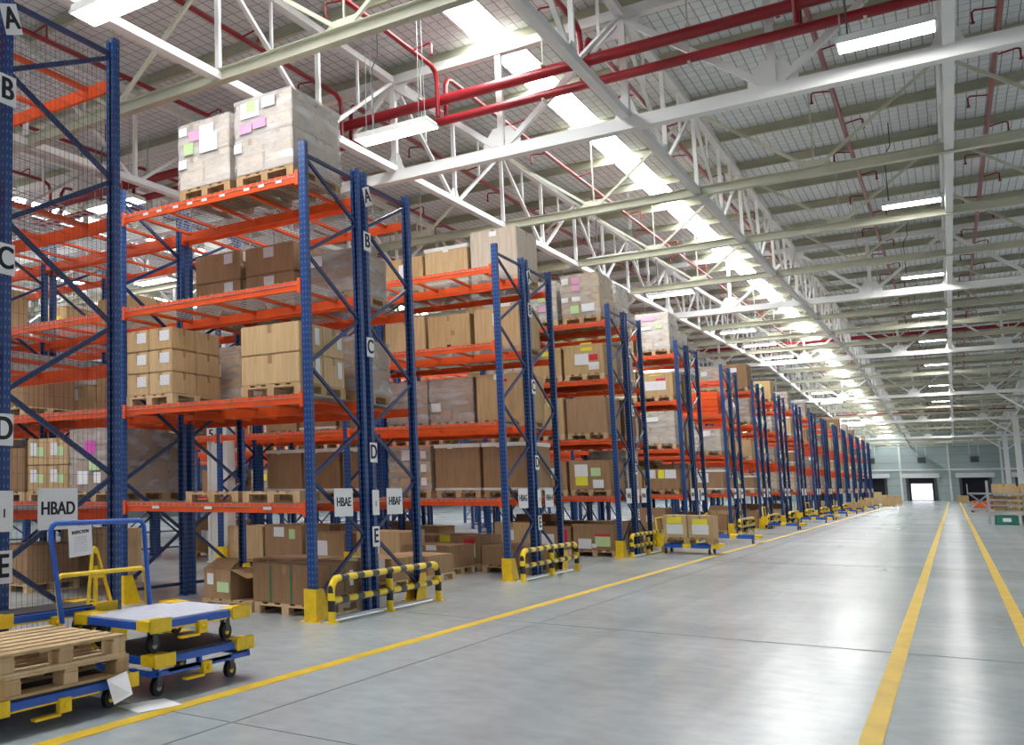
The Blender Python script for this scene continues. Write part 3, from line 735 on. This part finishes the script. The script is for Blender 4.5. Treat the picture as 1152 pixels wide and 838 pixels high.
# open carton on its own pallet
pallet(-7.55, 10.98, 0, .80, 1.2, 'wood pallet on the floor carrying the open flapped carton')
oc = thing('open_carton', 'open brown carton with a raised flap and paper labels, on a floor pallet', 'carton', (-7.72, 11.02, .144), -.06)
mb = MB(); w, d, h, t = .46, .5, .40, .008
mb.box(-w/2, w/2, 0, t, 0, h); mb.box(-w/2, w/2, d-t, d, 0, h); mb.box(-w/2, -w/2+t, 0, d, 0, h); mb.box(w/2-t, w/2, 0, d, 0, h); mb.box(-w/2, w/2, 0, d, 0, t); mb.build('carton_body', 'brown', oc)
mb = MB(); mb.add([(w/2,0,h),(w/2,d,h),(w/2+.26,d-.02,h-.10),(w/2+.26,.02,h-.10),(w/2,0,h-.006),(w/2,d,h-.006),(w/2+.26,d-.02,h-.106),(w/2+.26,.02,h-.106)], [(0,1,2,3),(7,6,5,4),(0,4,5,1),(1,5,6,2),(2,6,7,3),(3,7,4,0)]); mb.build('flap', 'tan', oc)
mb = MB(); mb.add([(-w/2,0,h),(w/2,0,h),(w/2-.03,.25,h+.13),(-w/2+.05,.25,h+.13),(-w/2,0,h-.006),(w/2,0,h-.006),(w/2-.03,.25,h+.124),(-w/2+.05,.25,h+.124)], [(0,1,2,3),(7,6,5,4),(0,4,5,1),(1,5,6,2),(2,6,7,3),(3,7,4,0)]); mb.build('flap', 'brown', oc)
put_labels(oc, w, d, h, (FL(.25,.65,.11,.15,'label'), FL(.72,.4,.2,.14,'green')), .003)
taken.update({(1,1,0,2),(1,1,0,0),(1,0,0,2)})
floor_goods(1, 1, 1, 'brown', .9, 1.2, .45, 'low labelled brown', (FL(.4,.7,.2,.2), FL(.6,.7,.14,.2,'redlabel')))
floor_goods(2, 0, 4, 'brown', .9, 1.2, .75, 'tall brown', (FL(.4,.8,.25,.2), FL(.75,.75,.14,.2,'green')))
floor_goods(1, 0, 5, 'brown', .9, 1.2, .6, 'brown'); floor_goods(1, 1, 5, 'tan', .9, 1.2, .8, 'tan')
floor_goods(2, 0, 1, 'brown', .9, 1.2, .42, 'low dark brown', (FL(.6,.9,.2,.1),), dy=.1)
floor_goods(2, 1, 1, 'brown', .9, 1.2, .55, 'labelled brown', (FL(.4,.3,.3,.26), FL(.75,.5,.24,.3,'green'), FL(.75,.8,.22,.1,'redlabel'), FL(.2,.88,.22,.14,'yellabel')))
floor_goods(2, 1, 0, 'brown', .9, 1.2, .38, 'low brown', dy=-.2)
floor_goods(2, 0, 3, 'brown', .9, 1.2, .6, 'brown', (FL(.4,.5,.3,.3),)); floor_goods(2, 0, 5, 'tan', .9, 1.2, .7, 'tan'); floor_goods(2, 1, 4, 'brown', .9, 1.2, .7, 'brown')
floor_goods(3, 0, 0, 'brown', .96, 1.2, .62, 'wide labelled brown', (FL(.28,.25,.3,.24), FL(.7,.55,.34,.12,'redlabel'), FL(.7,.35,.34,.24,'green'), FL(.5,.18,.1,.1)), lid='brown')
floor_goods(3, 0, 1, 'brown', .9, 1.2, .55, 'brown', (FL(.4,.4,.3,.3,'label'), FL(.8,.6,.2,.3,'redlabel')), lid='brown')
floor_goods(3, 1, 0, 'brown', .9, 1.2, .6, 'brown')
for r in range(2, 8):
    for side in (0, 1):
        for q in range(0, min(NB[r]*3, 8 if r < 4 else 3)):
            if (r, side, 0, q) in taken or rng.random() > (.55 if r < 5 else .7): continue
            if abs(sx(q)+12.62) < .8 and r == 2: continue
            floor_goods(r, side, q, rng.choice(['brown', 'brown', 'tan']), .9, 1.2, rng.uniform(.4, .85), rng.choice(['brown', 'plain', 'labelled']), [FL(.4,.5,.25,.25,rng.choice(['label','green','paper']))])
# low pallet loads in the cross aisle between the second and third rows
for i, (x, y, h, lb) in enumerate(((-7.35, 16.15, .33, 'left'), (-6.55, 14.9, .36, 'right'))):
    if i == 1: x, y = -7.35, 14.75
    pallet(x, y, 0, .85, 1.2, 'wood pallet under the %s dark brown carton in the aisle behind the second rack row' % ('far' if i == 0 else 'near'))
    carton(x, y, .144, .83, 1.15, h, 'brown', 'low dark brown carton on the %s pallet in the aisle behind the second rack row' % ('far' if i == 0 else 'near'), labels=(FL(.8,.8,.12,.16,'paper'), FL(.2,.85,.16,.1,'green')))

# ------------------------------------------------------------------ carts
def cart(x0, x1, y0, y1, z, top, label, deck, handle=None, skirt=True, marks=None, tow=False):
    """platform trolley; z = floor of the castors, top = deck surface height"""
    o = thing('platform_trolley', label, 'trolley', ((x0+x1)/2, (y0+y1)/2, z))
    W, Ln, T = (x1-x0)/2, (y1-y0)/2, top-z
    mb = MB(); h0, h1 = T-.07, T-.012
    for s in (-1, 1): mb.box(s*W-.022, s*W+.022, -Ln, Ln, h0, h1); mb.box(-W, W, s*Ln-.022, s*Ln+.022, h0, h1)
    mb.box(-W, W, -.02, .02, h0, h1)
    if skirt:
        for s in (-1, 1):
            mb.box(s*W-.02, s*W+.02, -Ln, Ln, T-.155, T-.115); mb.box(-W, W, s*Ln-.02, s*Ln+.02, T-.155, T-.115)
            for q in (-1, -.1, 1): mb.box(s*W-.02, s*W+.02, q*(Ln-.03)-.02, q*(Ln-.03)+.02, T-.15, h0)
    mb.build('frame', 'cart_blue', o, bevel=.004)
    mb = MB(); mb.box(-W+.01, W-.01, -Ln+.01, Ln-.01, T-.012, T); mb.build('deck', deck, o)
    for a in (-1, 1):
        for b in (-1, 1):
            mb = MB(); xa, xb = sorted((a*(W+.035), a*(W-.10))); ya, yb = sorted((b*(Ln+.035), b*(Ln-.24)))
            mb.box(xa, xb, ya, yb, T-.075, T-.0+.004); 
            xa, xb = sorted((a*(W+.0352), a*(W+.043))); mb.box(xa, xb, ya, yb, T-.09, T+.02); mb.build('corner_guard', 'yellow', o, bevel=.004)
            c = link('castor', None, o, (a*(W-.09), b*(Ln-.16), 0)); 
            c.empty_display_size = .05
            hub = T-(.155 if skirt else .07)
            rw = min(.07, hub*.48)
            mb = MB(); mb.box(-.045, .045, -.045, .045, hub-.012, hub); mb.box(-.03, -.024, -.03, .03, rw, hub-.012); mb.box(.024, .03, -.03, .03, rw, hub-.012)
            c2 = mb.mesh('castor_fork', 'darkgray'); bpy.data.objects.remove(c)
            c = link('castor', c2, o, (a*(W-.09), b*(Ln-.16), 0))
            MB().cyl((0, 0, rw), rw, .04, 'X', 16).build('wheel', 'black', c, smooth=True)
            MB().cyl((0, 0, rw), rw*.45, .046, 'X', 12).build('hub', 'yellow' if b > 0 else 'gray', c, smooth=True)
    # drawbar latch on the aisle side
    mb = MB(); q = T-(.16 if skirt else .10)
    mb.box(W+.0, W+.045, -.06, .06, q-.05, q+.05); mb.box(W+.0, W+.02, -.5, .38, q+.02, q+.045); mb.box(W, W+.05, -.30, -.05, q-.065, q-.045); mb.cyl((W+.05, 0, q), .022, .03, 'X')
    mb.build('coupling', 'yellow', o, bevel=.004)
    if handle:
        for (hx, ya, yb, hh, m, lean, rr) in handle:
            mb = MB(); a = ya-(y0+y1)/2; b = yb-(y0+y1)/2; xx = hx-(x0+x1)/2
            pts = [(xx, a+lean, T-.05), (xx, a, hh-z-.06), (xx, a+.02, hh-z-.02), (xx, a+.06, hh-z), (xx, b-.06, hh-z), (xx, b-.02, hh-z-.02), (xx, b, hh-z-.06), (xx, b+lean*.6, T-.05)]
            mb.tube(pts, rr, 10); mb.build('push_handle', m, o, smooth=True)
    if tow:
        mb = MB(); tx = W-.03; mb.tube([(tx, Ln-.28, T), (tx, Ln-.22, T+.46), (tx, Ln-.195, T+.48), (tx, Ln-.17, T+.46), (tx, Ln+.02, T)], .016, 8)
        mb.box(tx-.012, tx+.012, Ln-.25, Ln-.08, T+.22, T+.245); mb.cyl((tx, Ln-.195, T+.46), .03, .03, 'X')
        mb.box(tx-.03, tx-.01, Ln-.18, Ln-.14, T, T+.32)
        mb.build('tow_bar', 'yellow', o, smooth=True)
    if marks: lettering(marks, .06, o, (W+.026, Ln-.35, T-.04), 'X')
    return o
ca = cart(-5.50, -4.78, 5.95, 7.28, 0, .33, 'blue trolley with a black deck on the floor, carrying the pale-decked trolley', 'darkdeck',
          handle=[(-5.56, 5.68, 6.82, .92, 'yellow', .10, .02)])
cb = cart(-5.50, -4.78, 5.90, 7.22, .33, .60, 'pale grey decked blue trolley with yellow corners, stacked on the black-decked trolley', 'whitedeck', skirt=False,
          handle=[(-5.51, 5.56, 6.74, 1.345, 'cart_blue', .14, .022)])
sh = link('inspection_sheet', MB().box(-.002, .002, -.14, .14, -.12, .12).mesh('inspection_sheet', 'paper'), None, (-5.48, 5.88, 1.195), (.07, 0, 0))
utag(sh, 'white printed sheet hanging from the blue handle of the stacked trolley', 'sign'); lettering('INSPECTION', .036, sh, (.004, 0, .075)); 
MB().box(.003, .0045, -.075, .075, -.085, .045).build('printed_block', 'label', sh)
cd = cart(-6.02, -5.68, 5.05, 6.50, .36, .635, 'narrow blue trolley stacked behind the pallets, with an upright yellow tow bar', 'darkdeck', skirt=False, tow=True, marks='-302',
          handle=[(-5.98, 5.95, 5.955, .9, 'yellow', 0, .02)] if False else [(-5.94, 5.0+.88, 5.99+.0, .605, 'yellow', 0, .01)] if False else None)
ce = cart(-6.02, -5.68, 5.05, 6.50, 0, .36, 'narrow blue trolley on the floor underneath the one with the yellow tow bar', 'darkdeck')
cc = cart(-5.58, -4.80, 4.20, 5.72, 0, .235, 'blue trolley in the lower left corner loaded with wooden pallets', 'darkdeck', skirt=False)
def detailed_pallet(x, y, z, w, d, label):
    o = thing('wooden_pallet', label, 'pallet', (x, y, z))
    n = 7
    for i in range(3):
        xx = -w/2+.06+i*(w-.12)/2
        MB().box(xx-.06, xx+.06, 0, d, 0, .022).build('bottom_board', 'wood', o, bevel=.003)
        for j, yy in enumerate((0, d/2-.075, d-.15)): MB().box(xx-.055, xx+.055, yy, yy+.15, .022, .105).build('block', 'wood', o, bevel=.003)
    for yy in (0, d/2-.07, d-.14): MB().box(-w/2, w/2, yy, yy+.14, .105, .127).build('stringer_board', 'wood', o, bevel=.003)
    for i in range(n):
        xx = -w/2+.045+i*(w-.09)/(n-1); MB().box(xx-.042, xx+.042, 0, d, .127, .149).build('top_board', 'wood', o, bevel=.003)
    return o
detailed_pallet(-5.19, 4.42, .240, .80, 1.26, 'bottom one of the two rough wooden pallets stacked on the lower left trolley')
detailed_pallet(-5.19, 4.36, .390, .80, 1.28, 'top one of the two rough wooden pallets stacked on the lower left trolley')
mb = MB(); mb.add([(0,0,0),(0,.22,.03),(.08,.19,-.12),(.05,.02,-.17),(.004,0,0),(.004,.22,.03),(.084,.19,-.12),(.054,.02,-.17)], [(0,1,2,3),(7,6,5,4),(0,4,5,1),(1,5,6,2),(2,6,7,3),(3,7,4,0)])
utag(mb.build('paper_sheet', 'paper', None, (-4.735, 5.36, .25)), 'crumpled white sheet hanging off the edge of the pallet-loaded trolley', 'paper')

# trolley with two cartons in the aisle
def aisle_cart(x, y, rot, label, boxes, idx, handle=True):
    o = thing('platform_trolley', label, 'trolley', (x, y, 0), rot)
    W, Ln, T = .62, .40, .24
    mb = MB()
    for s in (-1, 1): mb.box(-W, W, s*Ln-.02, s*Ln+.02, T-.09, T); mb.box(s*W-.02, s*W+.02, -Ln, Ln, T-.09, T)
    mb.build('frame', 'cart_blue', o)
    for a in (-1, 0, 1):
        mb = MB(); mb.box(a*W-.09, a*W+.09, -Ln-.035, Ln+.035, T-.085, T+.012); mb.build('corner_guard', 'yellow', o)
    for a in (-1, 1):
        for b in (-1, 1):
            c = MB().box(-.03, -.024, -.03, .03, .06, T-.08).box(.024, .03, -.03, .03, .06, T-.08).build('castor', 'gray', o, (a*(W-.14), b*(Ln-.08), 0))
            MB().cyl((0, 0, .07), .07, .042, 'X', 14).build('wheel', 'black', c, smooth=True)
    if handle:
        MB().tube([(-W-.02,-Ln+.02,T-.05),(-W-.05,-Ln+.02,.84),(-W-.05,-Ln+.06,.88),(-W-.05,Ln-.06,.88),(-W-.05,Ln-.02,.84),(-W-.02,Ln-.02,T-.05)], .02, 8).build('push_handle', 'yellow', o, smooth=True)
        MB().box(-W-.1, -W+.12, -Ln-.04, -Ln+.04, T-.05, .5).build('corner_post', 'yellow', o)
    return o
aisle_cart(-5.15, 28.1, 0.0, 'trolley in the aisle beside the fourth rack row carrying two taped tan cartons', 2, 0)
pallet(-5.13, 27.72, .252, 1.1, .78, 'low wood pallet under the two tan cartons on the aisle trolley')
for i in (0, 1):
    carton(-5.40+i*.56, 27.74, .396, .54, .74, .56, 'tan', '%s one of the two tan cartons with yellow labels on the aisle trolley' % ['left', 'right'][i],
           labels=(FL(.5,.78 if i == 0 else .70,.32,.16,'yellabel'), FL(.5,.38,.36,.24,'label')))
spots = [(-4.85, 34.2, .1), (-5.0, 47.1, 0), (-4.95, 57.2, .1), (-5.0, 62.6, -.1), (-5.1, 71.5, 0), (-5.1, 79, .1), (-5.2, 87, 0), (-5.0, 95, .05), (-5.1, 104, 0)]
for i, (x, y, a) in enumerate(spots):
    aisle_cart(x-.25, y, a, '%s distant yellow and blue trolley parked along the rack ends, counted from the camera' % POSN[i], 0, i)
    if i in (6, 7, 8):
        carton(x-.25, y-.3, .252, .9, .6, .4+.1*(i % 3), 'tan', 'tan carton riding on the %s distant trolley along the rack ends' % POSN[i])
for i, (x, y) in enumerate(((-4.6, 112), (-4.8, 118), (-4.4, 123), (-5.2, 128), (-4.7, 133))):
    pallet(x, y, 0, .9, 1.2, 'wood pallet under the %s far carton near the end of the rack rows' % POSN[i])
    carton(x, y, .144, .9, 1.1, .7+.12*(i % 2), 'tan', '%s far tan carton on the floor near the end of the rack rows' % POSN[i])

# ------------------------------------------------------------------ right-hand stock area
sf = thing('roller_rack', 'grey multi-tier steel shelf of cartons at the right edge of the hall', 'shelf', (1.15, 57.6, 0))
for x in (0, 1.3, 2.6, 3.9):
    for y in (0, 1.4): MB().box(x-.035, x+.035, y-.035, y+.035, 0, 1.62 if x else 1.95).build('upright', 'gray', sf)
for z in (.62, .88, 1.12, 1.38):
    MB().box(0, 3.9, -.03, 1.43, z-.05, z).build('shelf', 'gray', sf)
SHN = ['bottom', 'lower', 'upper', 'top']
rr = random.Random(5)
for k, z in enumerate((.62, .88, 1.12, 1.38)):
    for i in range(4):
        hh = [.12, .12, .12, .42][k]; m = rr.choice(['brown', 'pale', 'tan']) if k < 3 else 'tan'
        carton(1.15+.55+i*.92, 57.75, z, .78, .9, hh, m, 'small %s carton on the %s tier of the grey shelf, %s from its left end' % ({'brown':'brown','tan':'tan','pale':'pale'}[m], SHN[k], POSN[i]), group='cartons on the grey shelf')
for i in range(4):
    b = thing('plastic_bin', 'green plastic bin under the grey shelf, %s from its left end' % POSN[i], 'bin', (1.7+i*.9, 57.7, 0), 0, 'green bins')
    MB().box(-.38, .38, 0, .02, .06, .42).box(-.38, .38, .78, .8, .06, .42).box(-.38, -.36, 0, .8, .06, .42).box(.36, .38, 0, .8, .06, .42).box(-.38, .38, 0, .8, 0, .08).build('tub', 'bin', b)
    MB().box(-.14, .14, -.005, 0, .14, .3).build('bin_label', 'paper', b)
# stacked goods and a grey machine farther back
MB_ = MB
for i, (x, y, w, h, m) in enumerate(((1.55, 96, 1.0, .55, 'ocard'), (2.4, 96.5, 1.0, .9, 'brown'), (3.6, 92, 1.2, 1.6, 'tan'), (5.0, 90, 1.2, 1.3, 'tan'), (.75, 138, .9, .7, 'tan'), (-6.9, 140, 1.3, 1.1, 'tan'))):
    nm = ['low orange', 'brown', 'tall tan', 'wide tan', 'lone far tan', 'left far tan'][i]
    pallet(x, y, 0, 1.0, 1.2, 'wood pallet under the %s load beyond the grey shelf' % nm)
    carton(x, y, .144, w, 1.1, h, m, '%s carton load standing on the floor near the dock doors' % nm)
mc = thing('lift_table', 'grey scissor lift machine standing on the right before the dock doors', 'machine', (1.3, 88, 0))
MB().box(-.5, .5, -.5, .5, .1, .25).build('base', 'gray', mc)
MB().bar((-.45,0,.3),(.45,0,1.2),.1,.1).bar((.45,0,.3),(-.45,0,1.2),.1,.1).build('scissor_arms', 'gray', mc)
MB().box(-.6, .6, -.5, .5, 1.2, 1.32).box(-.6, -.55, -.5, .5, 1.3, 1.9).build('platform', 'gray', mc)
for a in (-.4, .4): MB().cyl((a, -.45, .1), .1, .08, 'Y').build('wheel', 'black', mc)

# unit heaters hung in front of the far wall
for i, x in enumerate((-13.2, -8.2, -2.9, 2.35)):
    h = thing('unit_heater', '%s grey box heater hanging high on the far wall, counted from the left' % POSN[i], 'heater', (x, YE1-1.2, 4.9), 0, 'unit heaters')
    MB().box(-.5, .5, -.3, .3, 0, .95).build('housing', 'gray', h, bevel=.03)
    MB().box(-.4, .4, -.33, -.3, .08, .8).build('grille', 'darkgray', h)
    for s in (-1, 1): MB().box(s*.45-.03, s*.45+.03, -.03, .03, .95, 2.6).build('hanger', 'steel', h)

# ------------------------------------------------------------------ roof steelwork
NODE = 2.125
XT = [-33.6+4.25*i for i in range(11)]                # lengthwise truss lines
X0, X1 = XT[0], XT[-1]
def ordinal(i): return ORD[i]
TOPD = 1.85
HEAVY = [18.0, 42.9, 67.8, 92.7, 117.6, 142.5]
ys = [5.5+6.22*i for i in range(26)]
def near_h(y): return min(abs(y-h) for h in HEAVY) < 1.5
for k, y in enumerate(HEAVY):
    o = thing('roof_truss', 'heavy white steel roof truss spanning the hall crosswise, %s one from the camera' % (ORD[k] if k else 'first'), 'roof truss', (0, y, 0), 0, 'heavy crosswise trusses')
    zb = hA(y)-.25+.1; zt = hA(y)+TOPD
    MB().box(X0, X1, -.11, .11, zb-.11, zb+.11).build('bottom_chord', 'steel', o)
    MB().box(X0, X1, -.09, .09, zt-.09, zt+.09).build('top_chord', 'steel', o)
    nn = int(round((X1-X0)/NODE))
    for i in range(nn+1):
        x = X0+i*NODE
        MB().bar((x, 0, zb+.1), (x, 0, zt-.08), .11, .11).build('vertical', 'steel', o)
        if i % 2 == 1:
            MB().bar((x-.08, 0, zb+.12), (x-NODE, 0, zt-.08), .10, .10).build('diagonal', 'steel', o)
            MB().bar((x+.08, 0, zb+.12), (x+NODE, 0, zt-.08), .10, .10).build('diagonal', 'steel', o)
            MB().prism([(x-.34, zb+.11), (x+.34, zb+.11), (x+.34, zb+.22), (x+.16, zb+.5), (x-.16, zb+.5), (x-.34, zb+.22)], -.012, .012).build('gusset_plate', 'steel', o)
        else:
            MB().prism([(x-.3, zt-.09), (x+.3, zt-.09), (x+.26, zt-.3), (x+.1, zt-.42), (x-.1, zt-.42), (x-.26, zt-.3)], -.012, .012).build('gusset_plate', 'steel', o)
            MB().prism([(x-.2, zb+.11), (x+.2, zb+.11), (x+.07, zb+.5), (x-.07, zb+.5)], -.012, .012).build('gusset_plate', 'steel', o)
c_i = 0
for k, y in enumerate([11.78, 24.2, 30.4, 36.6]+[HEAVY[j]+6.22*i for j in range(1, 6) for i in (1, 2, 3)]):
    if y > 165: continue
    o = thing('crosswise_tie', 'slim cream steel tie beam with thin braces crossing below the roof, %s from the camera' % POSN[k] if k < 18 else 'slim cream tie far %d' % k, 'roof beam', (0, y, 0), 0, 'slim crosswise ties')
    z = hA(y); mb = MB()
    mb.box(X0, X1, -.008, .008, z-.1, z+.1); mb.box(X0, X1, -.085, .085, z+.088, z+.1); mb.box(X0, X1, -.085, .085, z-.1, z-.085); mb.build('bottom_beam', 'cream', o)
    nn = int(round((X1-X0)/NODE))
    for i in range(nn+1):
        x = X0+i*NODE
        if i % 2 == 1:
            for s in (-1, 1): MB().bar((x+s*.1, 0, z+.12), (x+s*NODE, 0, z+TOPD), .06, .06).build('brace', 'cream', o)
            MB().prism([(x-.3, z+.1), (x+.3, z+.1), (x+.2, z+.24), (x-.2, z+.24)], -.01, .01).build('gusset_plate', 'cream', o)
            MB().bar((x, 0, z+.1), (x, 0, z+TOPD+.2), .03, .03).build('hanger_rod', 'cream', o)
# lengthwise lattice trusses following the roof slope
ynodes = [HEAVY[0]-18.66+3.11*i for i in range(54)]
ynodes = [y for y in ynodes if y < YE1]
for k, x in enumerate(XT):
    near = -9 < x < 5.5
    o = thing('lattice_truss', 'white lattice roof truss running lengthwise down the hall, %s from the right' % POSN[len(XT)-1-k], 'roof truss', (x, 0, 0), 0, 'lengthwise lattice trusses')
    for nm, dz, ww in (('bottom_chord', 0, .14), ('top_chord', TOPD, .14)):
        mb = MB(); mb.bar((0, YE0, hA(YE0)+dz), (0, RIDGE, hA(RIDGE)+dz), ww, ww*.9); mb.bar((0, RIDGE, hA(RIDGE)+dz), (0, YE1, hA(YE1)+dz), ww, ww*.9); mb.build(nm, 'steel', o)
    web = MB()
    for i, y in enumerate(ynodes):
        z = hA(y)
        segs = [((0, y, z), (0, y, z+TOPD), .075)]
        if i % 2 == 1:
            for s in (-1, 1):
                if YE0 < y+s*3.11 < YE1: segs.append(((0, y+s*.1, z), (0, y+s*3.11, hA(y+s*3.11)+TOPD), .065))
                if YE0 < y+s*1.5 < YE1: segs.append(((0, y+s*1.55, z+TOPD*.0+hA(y+s*1.55)-z+TOPD), (0, y+s*1.55, hA(y)+TOPD*.5), .045))
        if near and i % 2 == 1:
            MB().prism([(y-.26, z+.08), (y+.26, z+.08), (y+.12, z+.28), (y-.12, z+.28)], -.01, .01, 'X').build('gusset_plate', 'steel', o)
        for a, b, w_ in segs:
            if near: MB().bar(a, b, w_, w_, (1,0,0)).build('vertical' if a[1] == b[1] else 'diagonal', 'steel', o)
            else: web.bar(a, b, w_, w_, (1,0,0))
    if not near: web.build('lattice_web', 'steel', o)
# purlins
k = 0; y = HEAVY[0]-3.11*7+.12
while y < YE1-.3:
    z = roofz(y); mb = MB()
    mb.box(X0-3, XE1-.1, -.006, .006, -.24, -.0); mb.box(X0-3, XE1-.1, -.09, .0, -.246, -.234); mb.box(X0-3, XE1-.1, 0, .075, -.02, -.008)
    o = mb.build('roof_purlin', 'purlin', None, (0, y, z)); tag(o, 'cream steel purlin running crosswise tight under the roof insulation', 'purlin', 'roof purlins')
    y += 3.11; k += 1
# columns under the right-hand truss line
for i, y in enumerate((92.7, 117.6, 142.5)):
    o = thing('building_column', 'white steel column on the right side of the hall, %s from the camera' % POSN[i], 'column', (4.65, y, 0))
    z = hA(y)-.12
    MB().box(-.2, .2, -.2, -.17, 0, z).box(-.2, .2, .17, .2, 0, z).box(-.012, .012, -.2, .2, 0, z).build('shaft', 'steel', o)
    MB().box(-.3, .3, -.3, .3, 0, .04).build('base_plate', 'gray', o)
    for s in (-1, 1): MB().bar((s*.1, 0, z-1.6), (s*2.0, 0, z+.0), .12, .12).build('knee_brace', 'steel', o)
# sprinkler pipework
def pipe(name, pts, r, parent, n=10): return MB().tube(pts, r, n).build(name, 'red', parent, smooth=True)
for k, (y, z) in enumerate(((17.72, 1.6+7.5), (68.4, hA(68.4)+1.0), (117.3, hA(117.3)+1.0))):
    o = thing('sprinkler_main', '%s large red sprinkler main pipe running crosswise high in the roof, from the camera' % ['first', 'second', 'third'][k], 'pipe', (0, y, 0))
    pipe('main_pipe', [(X0, 0, z), (X1+1, 0, z)], .105, o, 12)
    if k == 0: pipe('second_pipe', [(X0, 0, z-.42), (X1+1, 0, z-.42)], .085, o, 12)
    else: pipe('second_pipe', [(X0, 0, z-.4), (X1+1, 0, z-.4)], .08, o, 12)
    for i in range(19):
        x = X0+.9+i*2.3
        MB().bar((x, 0, z-.55), (x, 0, roofz(y)), .02, .02).box(x-.02, x+.02, -.13, .13, z-.54, z-.51).box(x-.03, x+.03, -.125, .125, z+.1, z+.13).build('hanger', 'cream', o)
BX = [3.75, 1.18, -1.32, -4.4, -6.98, -9.0, -11.6, -14.9, -17.4, -20.2, -22]
for k, x in enumerate(BX):
    o = thing('sprinkler_branch', 'thin red sprinkler branch pipe running lengthwise under the roof, %s from the right' % POSN[k], 'pipe', (x, 0, 0), 0, 'sprinkler branch pipes')
    for si, (a, b) in enumerate(((0, 17.5), (17.9, RIDGE-2.6), (RIDGE-2.2, 116.9), (117.8, 160))):
        za, zb = hA(a)+1.62, hA(b)+1.62
        pts = [(0, a, za), (0, b-.25, zb)]
        if si == 0: pts += [(0, b-.06, zb-.08), (0, b, zb-.25), (0, b, 1.6+7.1)]
        if si == 1: pts = [(0, a, 1.6+7.1), (0, a+.02, za-.2), (0, a+.12, za-.04), (0, a+.3, za)]+pts[1:]
        pipe('branch_pipe', pts, .045, o, 8)
    for i in range(34 if k < 7 else 16):
        y = 3.4+2.6*i
        if abs(y-17.7) < .5 or abs(y-RIDGE) < 3: continue
        z = hA(y)+1.62; s = 1 if (i+k) % 2 else -1
        MB().tube([(0, y, z), (s*.32, y, z+.05), (s*.36, y, z+.02), (s*.36, y, z-.16)], .018, 6).cyl((s*.36, y, z-.17), .032, .03).build('sprinkler_head', 'red', o)
o = MB().box(-.09, .09, -.03, .03, -.1, .1).build('alarm_box', 'red', None, (-4.2, 13.45, roofz(13.45)-.3)); utag(o, 'small red junction box fixed to a purlin at the top of the picture', 'box')

# ------------------------------------------------------------------ lamps
def lamp_parts(w, d):
    hs = MB()
    hs.prism([(-w, 0), (w, 0), (w-.03, .09), (-w+.03, .09)], -d, d); hs.box(-w-.01, -w+.012, -d-.01, d+.01, -.02, .02); hs.box(w-.012, w+.01, -d-.01, d+.01, -.02, .02); hs.box(-w, w, -d-.01, -d+.005, -.02, .02); hs.box(-w, w, d-.005, d+.01, -.02, .02)
    df = MB().box(-w+.015, w-.015, -d+.01, d-.01, -.018, -.001)
    return hs.mesh('housing', 'white'), df.mesh('diffuser', 'lamp')
LAMPS = {0: lamp_parts(.70, .23), 1: lamp_parts(.55, .22)}
def lamp(x, y, z, label, group=None, kind=0):
    LH, LD = LAMPS[kind]
    o = thing('hanging_lamp', label, 'lamp', (x, y, z), 0, group)
    link('housing', LH, o); link('diffuser', LD, o)
    top = roofz(y)-z-.02
    for a in (-.5, .5):
        for b in (-.14, .14): MB().bar((a, b, .08), (a*1.0, b*.6, top), .008, .008).build('suspension_wire', 'wire', o)
    MB().tube([(-.42, 0, .08), (-.42, 0, top*.62), (-.30, 0, top*.72), (-.30, 0, top)], .012, 6).build('cable_conduit', 'darkgray', o)
    return o
rl = [(17.0, 6.37), (29.4, 6.79), (41.9, 7.14), (54.3, 7.55), (66.8, 7.85), (79.0, 7.75), (91.5, 7.45), (104, 7.15), (116, 6.9), (128, 6.6), (141, 6.3), (153, 6.0)]
for i, (y, h) in enumerate(rl):
    lamp(-.28, y, 1.6+h, 'bright oblong lamp hanging left of the central tie, %s of that line from the camera' % POSN[i], 'right line of lamps', 1)
ll = [(8.5, 5.91), (16.06, 6.42), (23.5, 6.6), (30.95, 6.84), (38.8, 6.97), (46.2, 7.2), (53.2, 7.4), (60.2, 7.55), (67.5, 7.66), (76, 7.75), (84, 7.6), (92, 7.4), (100, 7.2), (108, 7.0), (117, 6.8), (126, 6.6)]
skip = {2, 5}
for i, (y, h) in enumerate(ll):
    if i in skip: continue
    lamp(-7.2, y, 1.6+h, 'bright oblong lamp hanging above the rack ends, %s place of that line from the camera' % POSN[i], 'left line of lamps')
for i, (y, h) in enumerate(ll[:9]):
    lamp(-13.9, y, 1.6+h+.0, 'lamp hanging deep above the racks, %s of the second line from the camera' % POSN[i], 'deep lamps')
    lamp(-18.7, y, 1.6+h+.0, 'lamp hanging deep above the racks, %s of the third line from the camera' % POSN[i], 'deep lamps')
    lamp(-28.0, y, 1.6+h+.0, 'lamp hanging deep above the racks, %s of the leftmost line from the camera' % POSN[i], 'deep lamps')
for i in range(8):
    lamp(6.8, 14.5+12.44*i, hA(14.5+12.44*i)+.1, 'lamp hanging right of the picture, %s of that line from the camera' % POSN[i], 'outer right lamps')

# ------------------------------------------------------------------ world and view
w = bpy.data.worlds.new('world'); S.world = w; w.use_nodes = True
bg = w.node_tree.nodes['Background']; bg.inputs['Color'].default_value = (.86, .93, 1, 1); bg.inputs['Strength'].default_value = .48
S.view_settings.view_transform = 'Standard'; S.view_settings.look = 'None'; S.view_settings.gamma = 1; S.view_settings.exposure = 0.2
S.view_settings.use_curve_mapping = False
S.cycles.max_bounces = 7; S.cycles.diffuse_bounces = 3; S.cycles.transparent_max_bounces = 24; S.cycles.sample_clamp_indirect = 6
S.cycles.use_denoising = True
